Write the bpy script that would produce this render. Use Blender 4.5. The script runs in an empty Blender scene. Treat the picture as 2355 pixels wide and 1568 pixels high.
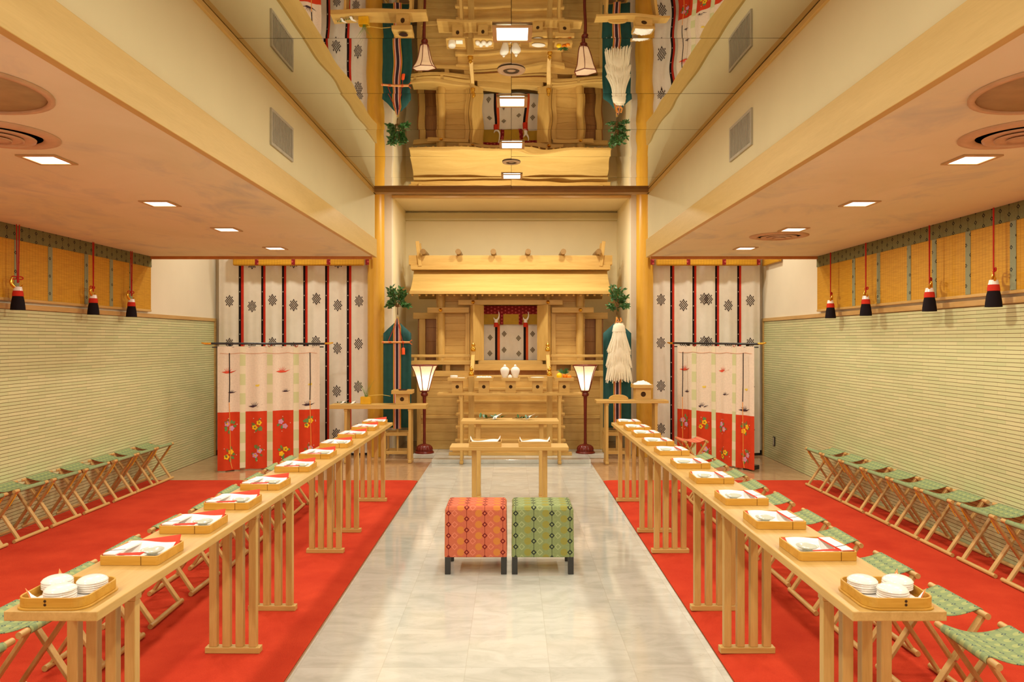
import bpy, math, random
from math import sin, cos, pi, sqrt, radians
from mathutils import Vector, Matrix
random.seed(7)
SC = bpy.context.scene
COL = SC.collection
F, H, CX, CY = 1700.0, 1.55, 1176.0, 782.0      # focal length in pixels of the 2355x1568 frame, eye height, vanishing point

def gx(px, Y): return (px - CX) * Y / F           # world X of an image column at distance Y
def gz(py, Y): return H - (py - CY) * Y / F       # world Z of an image row at distance Y

def lin(c):
    c = c / 255.0
    return c / 12.92 if c <= 0.04045 else ((c + 0.055) / 1.055) ** 2.4
def S(r, g, b): return (lin(r), lin(g), lin(b), 1.0)

# ---------------------------------------------------------------- mesh builder
class MB:
    def __init__(s):
        s.v, s.f, s.mi, s.sm = [], [], [], []
    def add(s, vs, fs, mi=0, smooth=False):
        b = len(s.v)
        s.v += [tuple(v) for v in vs]
        for f in fs:
            s.f.append(tuple(b + i for i in f)); s.mi.append(mi); s.sm.append(smooth)
    def box(s, x0, x1, y0, y1, z0, z1, mi=0):
        vs = [(x0,y0,z0),(x1,y0,z0),(x1,y1,z0),(x0,y1,z0),(x0,y0,z1),(x1,y0,z1),(x1,y1,z1),(x0,y1,z1)]
        s.add(vs, [(0,3,2,1),(4,5,6,7),(0,1,5,4),(1,2,6,5),(2,3,7,6),(3,0,4,7)], mi)
        return s
    def bar(s, p, q, w, t, up=(0,0,1), mi=0):
        p, q = Vector(p), Vector(q); d = (q - p).normalized(); u = Vector(up)
        a = d.cross(u)
        if a.length < 1e-4: a = d.cross(Vector((0,1,0)))
        a.normalize(); b = a.cross(d).normalized()
        vs = []
        for c in (p, q):
            for sa, sb in ((-1,-1),(1,-1),(1,1),(-1,1)):
                vs.append(c + a*sa*w/2 + b*sb*t/2)
        s.add(vs, [(0,1,2,3),(7,6,5,4),(0,4,5,1),(1,5,6,2),(2,6,7,3),(3,7,4,0)], mi)
        return s
    def rod(s, p, q, r0, r1=None, n=12, mi=0, caps=True):
        r1 = r0 if r1 is None else r1
        p, q = Vector(p), Vector(q); d = (q - p).normalized()
        a = d.cross(Vector((0,0,1)))
        if a.length < 1e-4: a = Vector((1,0,0))
        a.normalize(); b = d.cross(a)
        vs = []
        for c, r in ((p, r0), (q, r1)):
            for i in range(n):
                t = 2*pi*i/n; vs.append(c + (a*cos(t) + b*sin(t))*r)
        s.add(vs, [(i, (i+1) % n, n+(i+1) % n, n+i) for i in range(n)], mi, True)
        if caps:
            s.add(vs[:n], [tuple(range(n))[::-1]], mi); s.add(vs[n:], [tuple(range(n))], mi)
        return s
    def tube(s, pts, r, n=8, mi=0, closed=False):
        pts = [Vector(p) for p in pts]; m = len(pts)
        rr = r if isinstance(r, (list, tuple)) else [r]*m
        vs = []; a = None
        for i, p in enumerate(pts):
            d = (pts[(i+1) % m if closed else min(i+1, m-1)] - pts[(i-1) % m if closed else max(i-1, 0)]).normalized()
            if a is None:
                a = d.cross(Vector((0.31,0.2,0.93)))
                if a.length < 1e-3: a = d.cross(Vector((1,0,0)))
            a = (a - d*a.dot(d)).normalized(); b = d.cross(a)
            for k in range(n):
                t = 2*pi*k/n; vs.append(p + (a*cos(t) + b*sin(t))*rr[i])
        fs = []
        for i in range(m if closed else m-1):
            j = (i+1) % m
            for k in range(n): fs.append((i*n+k, i*n+(k+1) % n, j*n+(k+1) % n, j*n+k))
        s.add(vs, fs, mi, True)
        if not closed:
            s.add(vs[:n], [tuple(range(n))[::-1]], mi); s.add(vs[-n:], [tuple(range(n))], mi)
        return s
    def lathe(s, prof, c=(0,0,0), n=24, mi=0, lobes=0, amp=0.0, smooth=True, rot=0.0):
        vs = []
        for r, z in prof:
            for i in range(n):
                t = 2*pi*i/n + rot; k = 1 + (amp*abs(cos(lobes*t/2)) - amp if lobes else 0)
                vs.append((c[0] + r*k*cos(t), c[1] + r*k*sin(t), c[2] + z))
        m = len(prof); fs = []
        for j in range(m-1):
            for i in range(n): fs.append((j*n+i, j*n+(i+1) % n, (j+1)*n+(i+1) % n, (j+1)*n+i))
        s.add(vs, fs, mi, smooth)
        if prof[0][0] > 1e-4: s.add(vs[:n], [tuple(range(n))[::-1]], mi)
        if prof[-1][0] > 1e-4: s.add(vs[-n:], [tuple(range(n))], mi)
        return s
    def prism(s, poly, y0, y1, mi=0):             # polygon in XZ extruded along Y
        n = len(poly)
        vs = [(x, y0, z) for x, z in poly] + [(x, y1, z) for x, z in poly]
        s.add(vs, [tuple(range(n)), tuple(range(n, 2*n))[::-1]] + [(i, n+i, n+(i+1) % n, (i+1) % n) for i in range(n)], mi)
        return s
    def grid(s, fn, us, vs_, mi=0, smooth=True, mfn=None):
        b = len(s.v); nu, nv = len(us), len(vs_)
        for v in vs_:
            for u in us: s.v.append(tuple(fn(u, v)))
        for j in range(nv-1):
            for i in range(nu-1):
                s.f.append((b+j*nu+i, b+j*nu+i+1, b+(j+1)*nu+i+1, b+(j+1)*nu+i))
                s.mi.append(mfn((us[i]+us[i+1])/2, (vs_[j]+vs_[j+1])/2) if mfn else mi); s.sm.append(smooth)
        return s
    def leaf(s, c, d, nrm, L, W, mi=0):
        c, d, nrm = Vector(c), Vector(d).normalized(), Vector(nrm)
        w = d.cross(nrm)
        if w.length < 1e-3: w = Vector((1,0,0))
        w.normalize(); up = w.cross(d)
        p = lambda a, b, h: c + d*a*L + w*b*W + up*h*L
        vs = [p(0,0,0), p(.3,.45,.04), p(.65,.4,.03), p(1,0,-.08), p(.65,-.4,.03), p(.3,-.45,.04), p(.4,0,-.02), p(.7,0,-.03)]
        s.add(vs, [(0,1,6),(1,2,7,6),(2,3,7),(0,6,5),(6,7,4,5),(7,3,4)], mi, True)
        return s
    def build(s, name, mats, parent=None, loc=(0,0,0), rotz=0.0, bevel=0.0, seg=2, solid=0.0):
        me = bpy.data.meshes.new(name)
        me.from_pydata(s.v, [], s.f)
        for m in (mats if isinstance(mats, (list, tuple)) else [mats]): me.materials.append(m)
        me.polygons.foreach_set('material_index', s.mi)
        me.polygons.foreach_set('use_smooth', s.sm)
        me.update()
        o = bpy.data.objects.new(name, me); COL.objects.link(o)
        if parent: o.parent = parent
        o.location = loc; o.rotation_euler = (0, 0, rotz)
        if solid:
            m = o.modifiers.new('thick', 'SOLIDIFY'); m.thickness = solid; m.offset = 0
        if bevel:
            m = o.modifiers.new('edge', 'BEVEL'); m.width = bevel; m.segments = seg; m.limit_method = 'ANGLE'; m.angle_limit = radians(40)
        return o

def tag(o, label, cat, group=None, kind=None):
    o['label'] = label; o['category'] = cat
    if group: o['group'] = group
    if kind: o['kind'] = kind
    return o
def thing(name, label, cat, loc=(0,0,0), rotz=0.0, group=None, kind=None):
    o = bpy.data.objects.new(name, None); COL.objects.link(o)
    o.location = loc; o.rotation_euler = (0, 0, rotz); o.empty_display_size = .05
    return tag(o, label, cat, group, kind)
def dup(root, loc, rotz=0.0, label=None, group=None):
    r = root.copy(); COL.objects.link(r); r.location = loc; r.rotation_euler = (0, 0, rotz)
    if label: r['label'] = label
    if group: r['group'] = group
    for ch in list(root.children):
        c = ch.copy(); COL.objects.link(c); c.parent = r
        for g in list(ch.children):
            d = g.copy(); COL.objects.link(d); d.parent = c
    return r
def struct(name, mb, mats, label, cat, **k):
    return tag(mb.build(name, mats, **k), label, cat, kind='structure')
ORD = ['nearest','second','third','fourth','fifth','sixth','seventh','eighth','ninth','tenth']

# ---------------------------------------------------------------- materials
class N:
    def __init__(s, name):
        s.m = bpy.data.materials.new(name); s.m.use_nodes = True
        s.t = s.m.node_tree; s.b = s.t.nodes['Principled BSDF']
    def n(s, ty, **k):
        x = s.t.nodes.new(ty)
        for a, v in k.items(): setattr(x, a, v)
        return x
    def put(s, sock, v):
        if hasattr(v, 'is_linked') or isinstance(v, bpy.types.NodeSocket): s.t.links.new(v, sock)
        else: sock.default_value = v
    def ma(s, op, a, b=0.0, c=0.0):
        x = s.n('ShaderNodeMath', operation=op)
        s.put(x.inputs[0], a); s.put(x.inputs[1], b)
        if len(x.inputs) > 2: s.put(x.inputs[2], c)
        return x.outputs[0]
    def mix(s, f, a, b):
        x = s.n('ShaderNodeMix', data_type='RGBA'); s.put(x.inputs[0], f); s.put(x.inputs[6], a); s.put(x.inputs[7], b)
        return x.outputs[2]
    def coord(s, out='Object', scale=(1,1,1), rnd=False):
        tc = s.n('ShaderNodeTexCoord'); mp = s.n('ShaderNodeMapping'); s.t.links.new(tc.outputs[out], mp.inputs[0]); mp.inputs[3].default_value = scale
        if rnd:
            oi = s.n('ShaderNodeObjectInfo'); k = s.ma('MULTIPLY', oi.outputs['Random'], 17.0)
            cb = s.n('ShaderNodeCombineXYZ')
            for i in range(3): s.t.links.new(k, cb.inputs[i])
            s.t.links.new(cb.outputs[0], mp.inputs[1])
        return mp.outputs[0]
    def xyz(s, v):
        x = s.n('ShaderNodeSeparateXYZ'); s.put(x.inputs[0], v); return x.outputs
    def noise(s, vec, scale, detail=3.0, rough=.55, dist=0.0):
        x = s.n('ShaderNodeTexNoise'); s.put(x.inputs['Vector'], vec)
        x.inputs['Scale'].default_value = scale; x.inputs['Detail'].default_value = detail; x.inputs['Roughness'].default_value = rough; x.inputs['Distortion'].default_value = dist
        return x.outputs[0]
    def ramp(s, f, stops):
        x = s.n('ShaderNodeValToRGB'); s.put(x.inputs[0], f); e = x.color_ramp.elements
        while len(e) < len(stops): e.new(.5)
        for el, (p, c) in zip(e, stops): el.position = p; el.color = c
        return x.outputs[0]
    def bump(s, h, strength=.2, dist=.01):
        x = s.n('ShaderNodeBump'); s.put(x.inputs['Height'], h); x.inputs['Strength'].default_value = strength; x.inputs['Distance'].default_value = dist
        s.t.links.new(x.outputs[0], s.b.inputs['Normal'])
    def col(s, c): s.put(s.b.inputs['Base Color'], c)
    def setp(s, rough=.5, spec=.5, metal=0.0):
        s.b.inputs['Roughness'].default_value = rough; s.b.inputs['Specular IOR Level'].default_value = spec; s.b.inputs['Metallic'].default_value = metal
    def disc(s, u, v, pu, pv, ou, ov, alt, r, round_=False, inner=0.0):
        cu = s.ma('ADD', s.ma('DIVIDE', u, pu), ou); ci = s.ma('FLOOR', cu); fu = s.ma('SUBTRACT', s.ma('SUBTRACT', cu, ci), .5)
        sh = s.ma('MULTIPLY', s.ma('MODULO', s.ma('ADD', ci, 1000.0), 2.0), alt)
        cv = s.ma('ADD', s.ma('ADD', s.ma('DIVIDE', v, pv), ov), sh); fv = s.ma('SUBTRACT', s.ma('FRACT', cv), .5)
        du = s.ma('ABSOLUTE', s.ma('MULTIPLY', fu, pu)); dv = s.ma('ABSOLUTE', s.ma('MULTIPLY', fv, pv))
        d = s.ma('SQRT', s.ma('ADD', s.ma('MULTIPLY', du, du), s.ma('MULTIPLY', dv, dv))) if round_ else s.ma('ADD', du, dv)
        k = s.ma('LESS_THAN', d, r)
        if inner: k = s.ma('MULTIPLY', k, s.ma('GREATER_THAN', d, inner))
        return k

def plain(name, c, rough=.55, spec=.4, metal=0.0, vary=.08, scale=14.0, bump=0.0):
    k = N(name); v = k.coord('Object', rnd=True); f = k.noise(v, scale)
    lo = tuple(x*(1-vary) for x in c[:3]) + (1,); hi = tuple(min(1, x*(1+vary)) for x in c[:3]) + (1,)
    k.col(k.ramp(f, [(.3, lo), (.7, hi)])); k.setp(rough, spec, metal)
    if bump: k.bump(f, bump, .004)
    return k.m
def wood(name, c1, c2, axis='x', rough=.42, spec=.4, rings=26.0):
    k = N(name); sc = {'x': (.09,1,1), 'y': (1,.09,1), 'z': (1,1,.09)}[axis]
    v = k.coord('Object', sc, rnd=True); f = k.noise(v, rings, 4, .6, .35); g = k.noise(v, 160, 2, .5, 0)
    h = k.ma('ADD', k.ma('MULTIPLY', f, .75), k.ma('MULTIPLY', g, .25))
    k.col(k.ramp(h, [(.32, c1), (.66, c2)])); k.setp(rough, spec); k.bump(h, .025, .002)
    return k.m
W1, W2 = S(184,146,76), S(206,168,98)
WX, WY, WZ = [wood('hinoki_'+a, W1, W2, a) for a in 'xyz']
TX, TY, TZ = [wood('beech_'+a, S(180,142,80), S(203,165,102), a, .4) for a in 'xyz']
PX_ = wood('log_z', S(196,144,44), S(214,164,58), 'z', .35, .4, 10.0)
BX, BY = wood('band_x', S(196,164,92), S(212,180,108), 'x', .5, .3, 8.0), wood('band_y', S(196,164,92), S(212,180,108), 'y', .5, .3, 8.0)
ED = wood('edge_y', S(188,118,52), S(204,140,72), 'y', .5, .3, 8.0)
SX, SY, SZ = [wood('shrine_'+a, S(192,152,80), S(212,173,100), a, .45, .35) for a in 'xyz']
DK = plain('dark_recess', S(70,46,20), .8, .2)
ALCOVE = plain('alcove_plaster', S(240,226,184), .85, .2, vary=.02, scale=3)
CREAM = plain('cream_plaster', S(216,205,162), .85, .2, vary=.02, scale=3)
WHITEW = plain('white_plaster', S(224,214,190), .85, .2, vary=.02, scale=3)
BLACK = plain('black_lacquer', S(24,20,20), .25, .5)
GOLD = plain('brass', S(232,180,70), .18, .5, 1.0, .03)
REDL = plain('red_lacquer', S(112,34,20), .28, .5)
REDC = plain('red_cord', S(176,36,24), .7, .2)
YELC = plain('yellow_cord', S(236,190,40), .7, .2)
PORC = plain('porcelain', S(240,236,228), .15, .5, vary=.01)
DISHG = plain('grey_green_porcelain', S(196,200,182), .15, .5, vary=.02)
PAPER = plain('white_paper', S(244,240,234), .8, .2, vary=.015)
REDP = plain('red_paper', S(224,72,48), .75, .2, vary=.04)
PINKP = plain('pink_edge_paper', S(240,200,190), .8, .2)
WHITEF = plain('white_fabric', S(226,218,204), .9, .15, vary=.03, bump=.05)
BLK_F = plain('black_fabric', S(30,22,24), .9, .15)
RED_F = plain('red_stripe_fabric', S(196,52,34), .85, .15)
MOTIF = plain('dark_motif_fabric', S(62,46,44), .9, .15)
LEAFD = plain('sakaki_leaf', S(58,100,46), .4, .4, vary=.35, scale=30)
LEAFL = plain('pale_leaf', S(120,150,70), .5, .3, vary=.25, scale=30)
STEM = plain('twig', S(120,90,50), .7, .2)
TEAL = plain('teal_silk', S(22,74,70), .6, .3, vary=.12)
GREY = plain('grille_grey', S(176,168,144), .6, .3)
DKG = plain('grille_dark', S(96,88,70), .7, .2)
CHAR = plain('charcoal_leg', S(52,50,46), .4, .4)
def emis(name, c, st):
    k = N(name); k.col(c); k.put(k.b.inputs['Emission Color'], c); k.b.inputs['Emission Strength'].default_value = st
    k.setp(.5, .2); f = k.noise(k.coord('Object'), 6); k.put(k.b.inputs['Emission Color'], k.ramp(f, [(.0, tuple(x*.96 for x in c[:3])+(1,)), (1, c)]))
    return k.m
SHADE_K = N('lantern_paper'); SHADE_K.t.nodes.remove(SHADE_K.b)
_d = SHADE_K.n('ShaderNodeBsdfDiffuse'); _t = SHADE_K.n('ShaderNodeBsdfTranslucent'); _x = SHADE_K.n('ShaderNodeMixShader')
_f = SHADE_K.noise(SHADE_K.coord('Object'), 40); _c = SHADE_K.ramp(_f, [(.3, S(246,232,214)), (.7, S(252,240,226))])
for _s in (_d, _t): SHADE_K.t.links.new(_c, _s.inputs[0])
_x.inputs[0].default_value = .6; SHADE_K.t.links.new(_d.outputs[0], _x.inputs[1]); SHADE_K.t.links.new(_t.outputs[0], _x.inputs[2])
SHADE_K.t.links.new(_x.outputs[0], SHADE_K.t.nodes['Material Output'].inputs[0])
SHADE = SHADE_K.m
LENS = emis('lamp_lens', (1.0,.95,.86,1), 9.0)

def carpet_mat():
    k = N('red_carpet'); v = k.coord('Object'); f = k.noise(v, 3.0, 4); g = k.noise(v, 260, 2)
    h = k.ma('ADD', k.ma('MULTIPLY', f, .7), k.ma('MULTIPLY', g, .3))
    k.col(k.ramp(h, [(.3, S(174,48,28)), (.7, S(202,68,40))])); k.setp(.95, .1); k.bump(g, .5, .004); return k.m
def marble_mat():
    k = N('white_marble'); v = k.coord('Object'); x, y, z = k.xyz(v)
    W = .396
    cx = k.ma('DIVIDE', k.ma('ADD', x, .612+3*W), W); cy = k.ma('DIVIDE', k.ma("SUBTRACT", y, .328), W)
    fx = k.ma('FRACT', cx); fy = k.ma('FRACT', cy)
    e = k.ma('MINIMUM', k.ma('MINIMUM', fx, k.ma('SUBTRACT', 1.0, fx)), k.ma('MINIMUM', fy, k.ma('SUBTRACT', 1.0, fy)))
    joint = k.ma('LESS_THAN', e, .0045)
    cell = k.n('ShaderNodeTexWhiteNoise', noise_dimensions='2D')
    cb = k.n('ShaderNodeCombineXYZ'); k.put(cb.inputs[0], k.ma('FLOOR', cx)); k.put(cb.inputs[1], k.ma('FLOOR', cy)); k.put(cell.inputs['Vector'], cb.outputs[0])
    off = k.n('ShaderNodeVectorMath', operation='MULTIPLY_ADD'); k.put(off.inputs[0], cell.outputs['Color']); off.inputs[1].default_value = (9,9,9); k.put(off.inputs[2], v)
    mp = k.n('ShaderNodeMapping'); k.put(mp.inputs[0], off.outputs[0]); mp.inputs[3].default_value = (1.0, 2.2, 1)
    a = k.noise(mp.outputs[0], 3.5, 5, .6, 1.2); b = k.noise(mp.outputs[0], 16, 5, .65, 1.6)
    c = k.ramp(a, [(.3, S(192,192,180)), (.62, S(212,212,202))])
    c = k.mix(k.ma('MULTIPLY', k.ma('LESS_THAN', b, .36), .22), c, S(160,158,146))
    t = k.ma('MULTIPLY_ADD', cell.outputs['Value'], .10, .93)
    hs = k.n('ShaderNodeHueSaturation'); k.put(hs.inputs['Value'], t); k.put(hs.inputs['Color'], c)
    k.col(k.mix(k.ma('MULTIPLY', joint, .35), hs.outputs[0], S(170,162,144))); k.setp(.07, .6); return k.m
def beige_mat():
    k = N('beige_stone'); v = k.coord('Object'); x, y, z = k.xyz(v)
    fx = k.ma('FRACT', k.ma('DIVIDE', x, .4)); fy = k.ma('FRACT', k.ma('DIVIDE', y, .4)); j = k.ma('LESS_THAN', k.ma('MINIMUM', fx, fy), .008)
    a = k.noise(v, 9, 5, .6, .8); c = k.ramp(a, [(.3, S(176,138,100)), (.7, S(190,154,116))])
    k.col(k.mix(k.ma('MULTIPLY', j, .4), c, S(120,90,60))); k.setp(.1, .5); return k.m
def tile_mat():
    k = N('long_green_tile'); v = k.coord('Object'); x, y, z = k.xyz(v)
    cb = k.n('ShaderNodeCombineXYZ'); k.put(cb.inputs[0], y); k.put(cb.inputs[1], z)
    br = k.n('ShaderNodeTexBrick'); k.put(br.inputs['Vector'], cb.outputs[0])
    br.offset = .37; br.offset_frequency = 2
    br.inputs['Color1'].default_value = S(212,207,156); br.inputs['Color2'].default_value = S(195,198,145); br.inputs['Mortar'].default_value = S(168,158,112)
    br.inputs['Scale'].default_value = 1; br.inputs['Mortar Size'].default_value = .0012; br.inputs['Mortar Smooth'].default_value = .1; br.inputs['Brick Width'].default_value = .235; br.inputs['Row Height'].default_value = .0285; br.inputs['Bias'].default_value = 0
    fz = k.ma('FRACT', k.ma('DIVIDE', z, .0285)); ln = k.ma('LESS_THAN', k.ma('ABSOLUTE', k.ma('SUBTRACT', fz, .5)), .43)
    gr = k.ma('SUBTRACT', 1.0, ln)
    n = k.noise(v, 6, 3)
    base = k.mix(k.ma('MULTIPLY', n, .35), br.outputs['Color'], S(180,194,146))
    k.col(k.mix(gr, base, S(112,92,56))); k.setp(.38, .4)
    k.bump(k.ma('SUBTRACT', k.ma('SUBTRACT', 1.0, gr), k.ma('MULTIPLY', br.outputs['Fac'], .4)), .6, .004); return k.m
def cloud_mat():
    k = N('painted_cloud_ceiling'); v = k.coord('Object', (1, .55, 1)); a = k.noise(v, 1.3, 5, .6, 1.0); b = k.noise(v, 2.6, 5, .62, .6)
    c = k.ramp(a, [(.35, S(226,220,180)), (.65, S(234,228,192))])
    m = k.ma('MULTIPLY', k.ma('MULTIPLY', k.ma('SUBTRACT', b, .52), 5.0), .55)
    mm = k.n('ShaderNodeClamp'); k.put(mm.inputs[0], m); mm.inputs[2].default_value = .6
    k.col(k.mix(mm.outputs[0], c, S(184,188,176))); k.setp(.85, .2); return k.m
def mirror_mat():
    k = N('ceiling_mirror'); f = k.noise(k.coord('Object'), .8)
    k.col(k.ramp(f, [(.3, (.66,.64,.56,1)), (.7, (.70,.68,.60,1))])); k.setp(.012, .5, 1.0); return k.m
def bamboo_mat():
    k = N('bamboo_blind_slats'); v = k.coord('Object'); x, y, z = k.xyz(v)
    w = k.ma('ADD', y, x)
    fz = k.ma('FRACT', k.ma('DIVIDE', z, .006)); fy = k.ma('FRACT', k.ma('DIVIDE', w, .036)); th = k.ma('LESS_THAN', fy, .07)
    n = k.noise(k.coord('Object', (3, 3, 60)), 3, 3)
    c = k.ramp(n, [(.3, S(186,134,26)), (.7, S(212,160,40))])
    c = k.mix(k.ma('MULTIPLY', k.ma('LESS_THAN', fz, .3), .3), c, S(140,84,14))
    k.col(k.mix(k.ma('MULTIPLY', th, .6), c, S(120,70,14))); k.setp(.6, .3); return k.m
def brocade(name, bg, bg2, dia, spot=None, axes='yz', pu=.075, pv=.1, r=.016, chain=True, spot2=None):
    k = N(name); tc = k.n('ShaderNodeTexCoord'); ob = k.xyz(tc.outputs['Object']); nm = k.xyz(tc.outputs['Normal'])
    if axes == 'auto':
        sx = k.ma('GREATER_THAN', k.ma('ABSOLUTE', nm[0]), .6); sz = k.ma('GREATER_THAN', k.ma('ABSOLUTE', nm[2]), .6)
        mx = k.n('ShaderNodeMix'); k.put(mx.inputs[0], sx); k.put(mx.inputs[2], ob[0]); k.put(mx.inputs[3], ob[1]); u = mx.outputs[0]
        mz = k.n('ShaderNodeMix'); k.put(mz.inputs[0], sz); k.put(mz.inputs[2], ob[2]); k.put(mz.inputs[3], ob[1]); v = mz.outputs[0]
    else:
        u, v = ob['xyz'.index(axes[0])], ob['xyz'.index(axes[1])]
    n = k.noise(tc.outputs['Object'], 90, 2)
    c = k.mix(n, bg, bg2)
    if spot: c = k.mix(k.ma('MULTIPLY', k.disc(u, v, pu, pv, .333, 0, .5, r*1.25, True), .75), c, spot)
    if spot2: c = k.mix(k.ma("MULTIPLY", k.disc(u, v, pu, pv, .667, .5, .5, r*1.2, False, r*.75), .45), c, spot2)
    if chain:
        cu = k.ma('FRACT', k.ma('DIVIDE', u, pu)); ln = k.ma('LESS_THAN', k.ma('ABSOLUTE', k.ma('SUBTRACT', cu, .5)), .018)
        c = k.mix(k.ma('MULTIPLY', ln, .75), c, dia)
    c = k.mix(k.disc(u, v, pu, pv, 0, 0, .5, r*.5), c, bg2)
    c = k.mix(k.disc(u, v, pu, pv, 0, 0, .5, r, False, r*.42), c, dia)
    k.col(c); k.setp(.85, .2); k.bump(n, .15, .002); return k.m
GREENB = brocade('green_valance_brocade', S(104,104,62), S(132,128,84), S(30,34,26), axes='yz', pu=.09, pv=.075, r=.017)
GREENS = brocade('green_strip_brocade', S(128,136,104), S(150,150,116), S(40,44,40), axes='yz', pu=.055, pv=.15, r=.016, chain=False)
SEATG = brocade('green_seat_brocade', S(124,142,96), S(146,160,114), S(88,104,92), S(168,174,112), axes='xy', pu=.05, pv=.05, r=.0105)
SEATR = brocade('coral_seat_brocade', S(206,100,82), S(216,120,98), S(150,56,52), S(222,148,80), axes='xy', pu=.05, pv=.05, r=.0105)
OTTR = brocade('coral_stool_brocade', S(192,96,68), S(204,114,84), S(122,36,32), S(208,136,56), 'auto', .1195, .0735, .019, True, S(236,150,122))
OTTG = brocade('green_stool_brocade', S(124,138,88), S(146,158,106), S(50,56,46), S(150,142,56), 'auto', .1195, .0735, .019, True, S(186,196,142))
REDB = brocade('dark_red_brocade', S(110,20,22), S(140,34,32), S(196,90,84), axes='xz', pu=.05, pv=.05, r=.014, chain=False)
CARPET, MARBLE, BEIGE, TILE, CLOUD, MIRROR, BAMBOO = carpet_mat(), marble_mat(), beige_mat(), tile_mat(), cloud_mat(), mirror_mat(), bamboo_mat()
# ================================================================ the setting
XL, XR, YR, YB, ZC, ZM, ZH, YE = -4.0, 3.40, -1.6, 10.02, 2.47, 3.186, 3.52, 8.12
CARP_Y = 8.11
struct('floor', MB().box(XL-.1, XR+.1, YR-.1, 11.6, -.12, -.002), BEIGE, 'polished beige stone floor along the back of the hall', 'floor')
struct('floor', MB().box(-1.02, 1.005, YR, 9.71, -.001, .002), MARBLE, 'pale grey marble aisle of square tiles down the middle', 'floor')
m = MB().box(-1.0, 1.0, 9.29, 11.34, .0025, .05).box(-1.295, -1.0, 9.70, 11.34, .0, .05).box(1.0, 1.275, 9.70, 11.34, .0, .05)
struct('floor', m, MARBLE, 'low marble step under the wooden shrine', 'step', bevel=.004)
def carpet(x0, x1, inner, label):
    m = MB(); r = .014; w = .10; s = 1 if inner == x1 else -1
    prof = [(inner, .0026), (inner, .006), (inner - s*.01, .009), (inner - s*.05, .012), (inner - s*w, r)]
    outer = x0 if s > 0 else x1
    xs = prof + [(outer, r), (outer, .0)]
    n = len(xs); vs = [(x, YR+.02, z) for x, z in xs] + [(x, CARP_Y, z) for x, z in xs]
    fs = [(i, i+1, n+i+1, n+i) if s < 0 else (i+1, i, n+i, n+i+1) for i in range(n-1)]
    m.add(vs, fs + [tuple(range(n)), tuple(range(n, 2*n))[::-1]])
    tag(m.build('carpet', CARPET), label, 'carpet')
carpet(XL+.005, -1.03, -1.03, 'red carpet between the marble aisle and the longer left tiled wall')
carpet(1.01, XR-.005, 1.01, 'red carpet on the side of the wall socket and white streamers')
# side walls: tiles below, a wooden rail, white plaster above
for nm, x, s, side in (('wall_left', XL, -1, 'left'), ('wall_right', XR, 1, 'right')):
    a, b = sorted((x, x + s*.12))
    struct(nm, MB().box(a, b, YR, YB, 0, 1.80), TILE, 'long pale green ceramic tiles on the lower %s wall' % side, 'wall')
    struct(nm, MB().box(a, b, YR, YB, 1.80, 3.6), WHITEW, 'white plaster above the tiles on the %s wall' % side, 'wall')
    a, b = sorted((x - s*.018, x + s*.01))
    m = MB().box(a, b, YR, YB-.03, 1.80, 1.842).box(a, b, YB-.075, YB-.03, 0, 1.80)
    struct('trim_1' if s < 0 else 'trim_2', m, TY, 'light wooden rail capping the %s tiled wall' % side, 'trim', bevel=.003)
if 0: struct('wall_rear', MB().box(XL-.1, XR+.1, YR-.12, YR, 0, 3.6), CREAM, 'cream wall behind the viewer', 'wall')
# wall at the altar end with the alcove
struct('wall_front', MB().box(XL-.1, -1.62, YB, YB+.12, 0, 3.6), WHITEW, 'white wall left of the shrine alcove', 'wall')
struct('wall_front', MB().box(1.62, XR+.1, YB, YB+.12, 0, 3.6), WHITEW, 'white wall right of the shrine alcove', 'wall')
struct('wall_front', MB().box(-1.78, 1.78, 11.35, 11.47, 0, 3.6), ALCOVE, 'cream rear wall of the alcove above the shrine roof', 'wall')
struct('wall_front', MB().box(-1.74, -1.62, YB+.12, 11.35, 0, 3.6), ALCOVE, 'left cheek of the shrine alcove', 'wall')
struct('wall_front', MB().box(1.62, 1.74, YB+.12, 11.35, 0, 3.6), ALCOVE, 'right cheek of the shrine alcove', 'wall')
struct('ceiling', MB().box(XL-.1, XR+.1, YE, 11.5, ZH, ZH+.1), ALCOVE, 'cream ceiling over the altar end', 'ceiling')
struct('trim_3', MB().box(-1.62, 1.62, YB-.02, YB+.05, 3.478, 3.512), TX, 'thin wooden strip across the top of the alcove', 'trim', bevel=.003)
struct('trim_4', MB().box(-1.62, 1.62, 11.27, 11.35, 3.38, 3.49), CREAM, 'shallow cornice along the alcove ceiling', 'trim')
m = MB().box(XL, -1.93, YB-.012, YB, 0, .06).box(1.9, XR, YB-.012, YB, 0, .06)
struct('baseboard_front', m, BLACK, 'dark skirting behind the striped curtains', 'baseboard')
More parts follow.
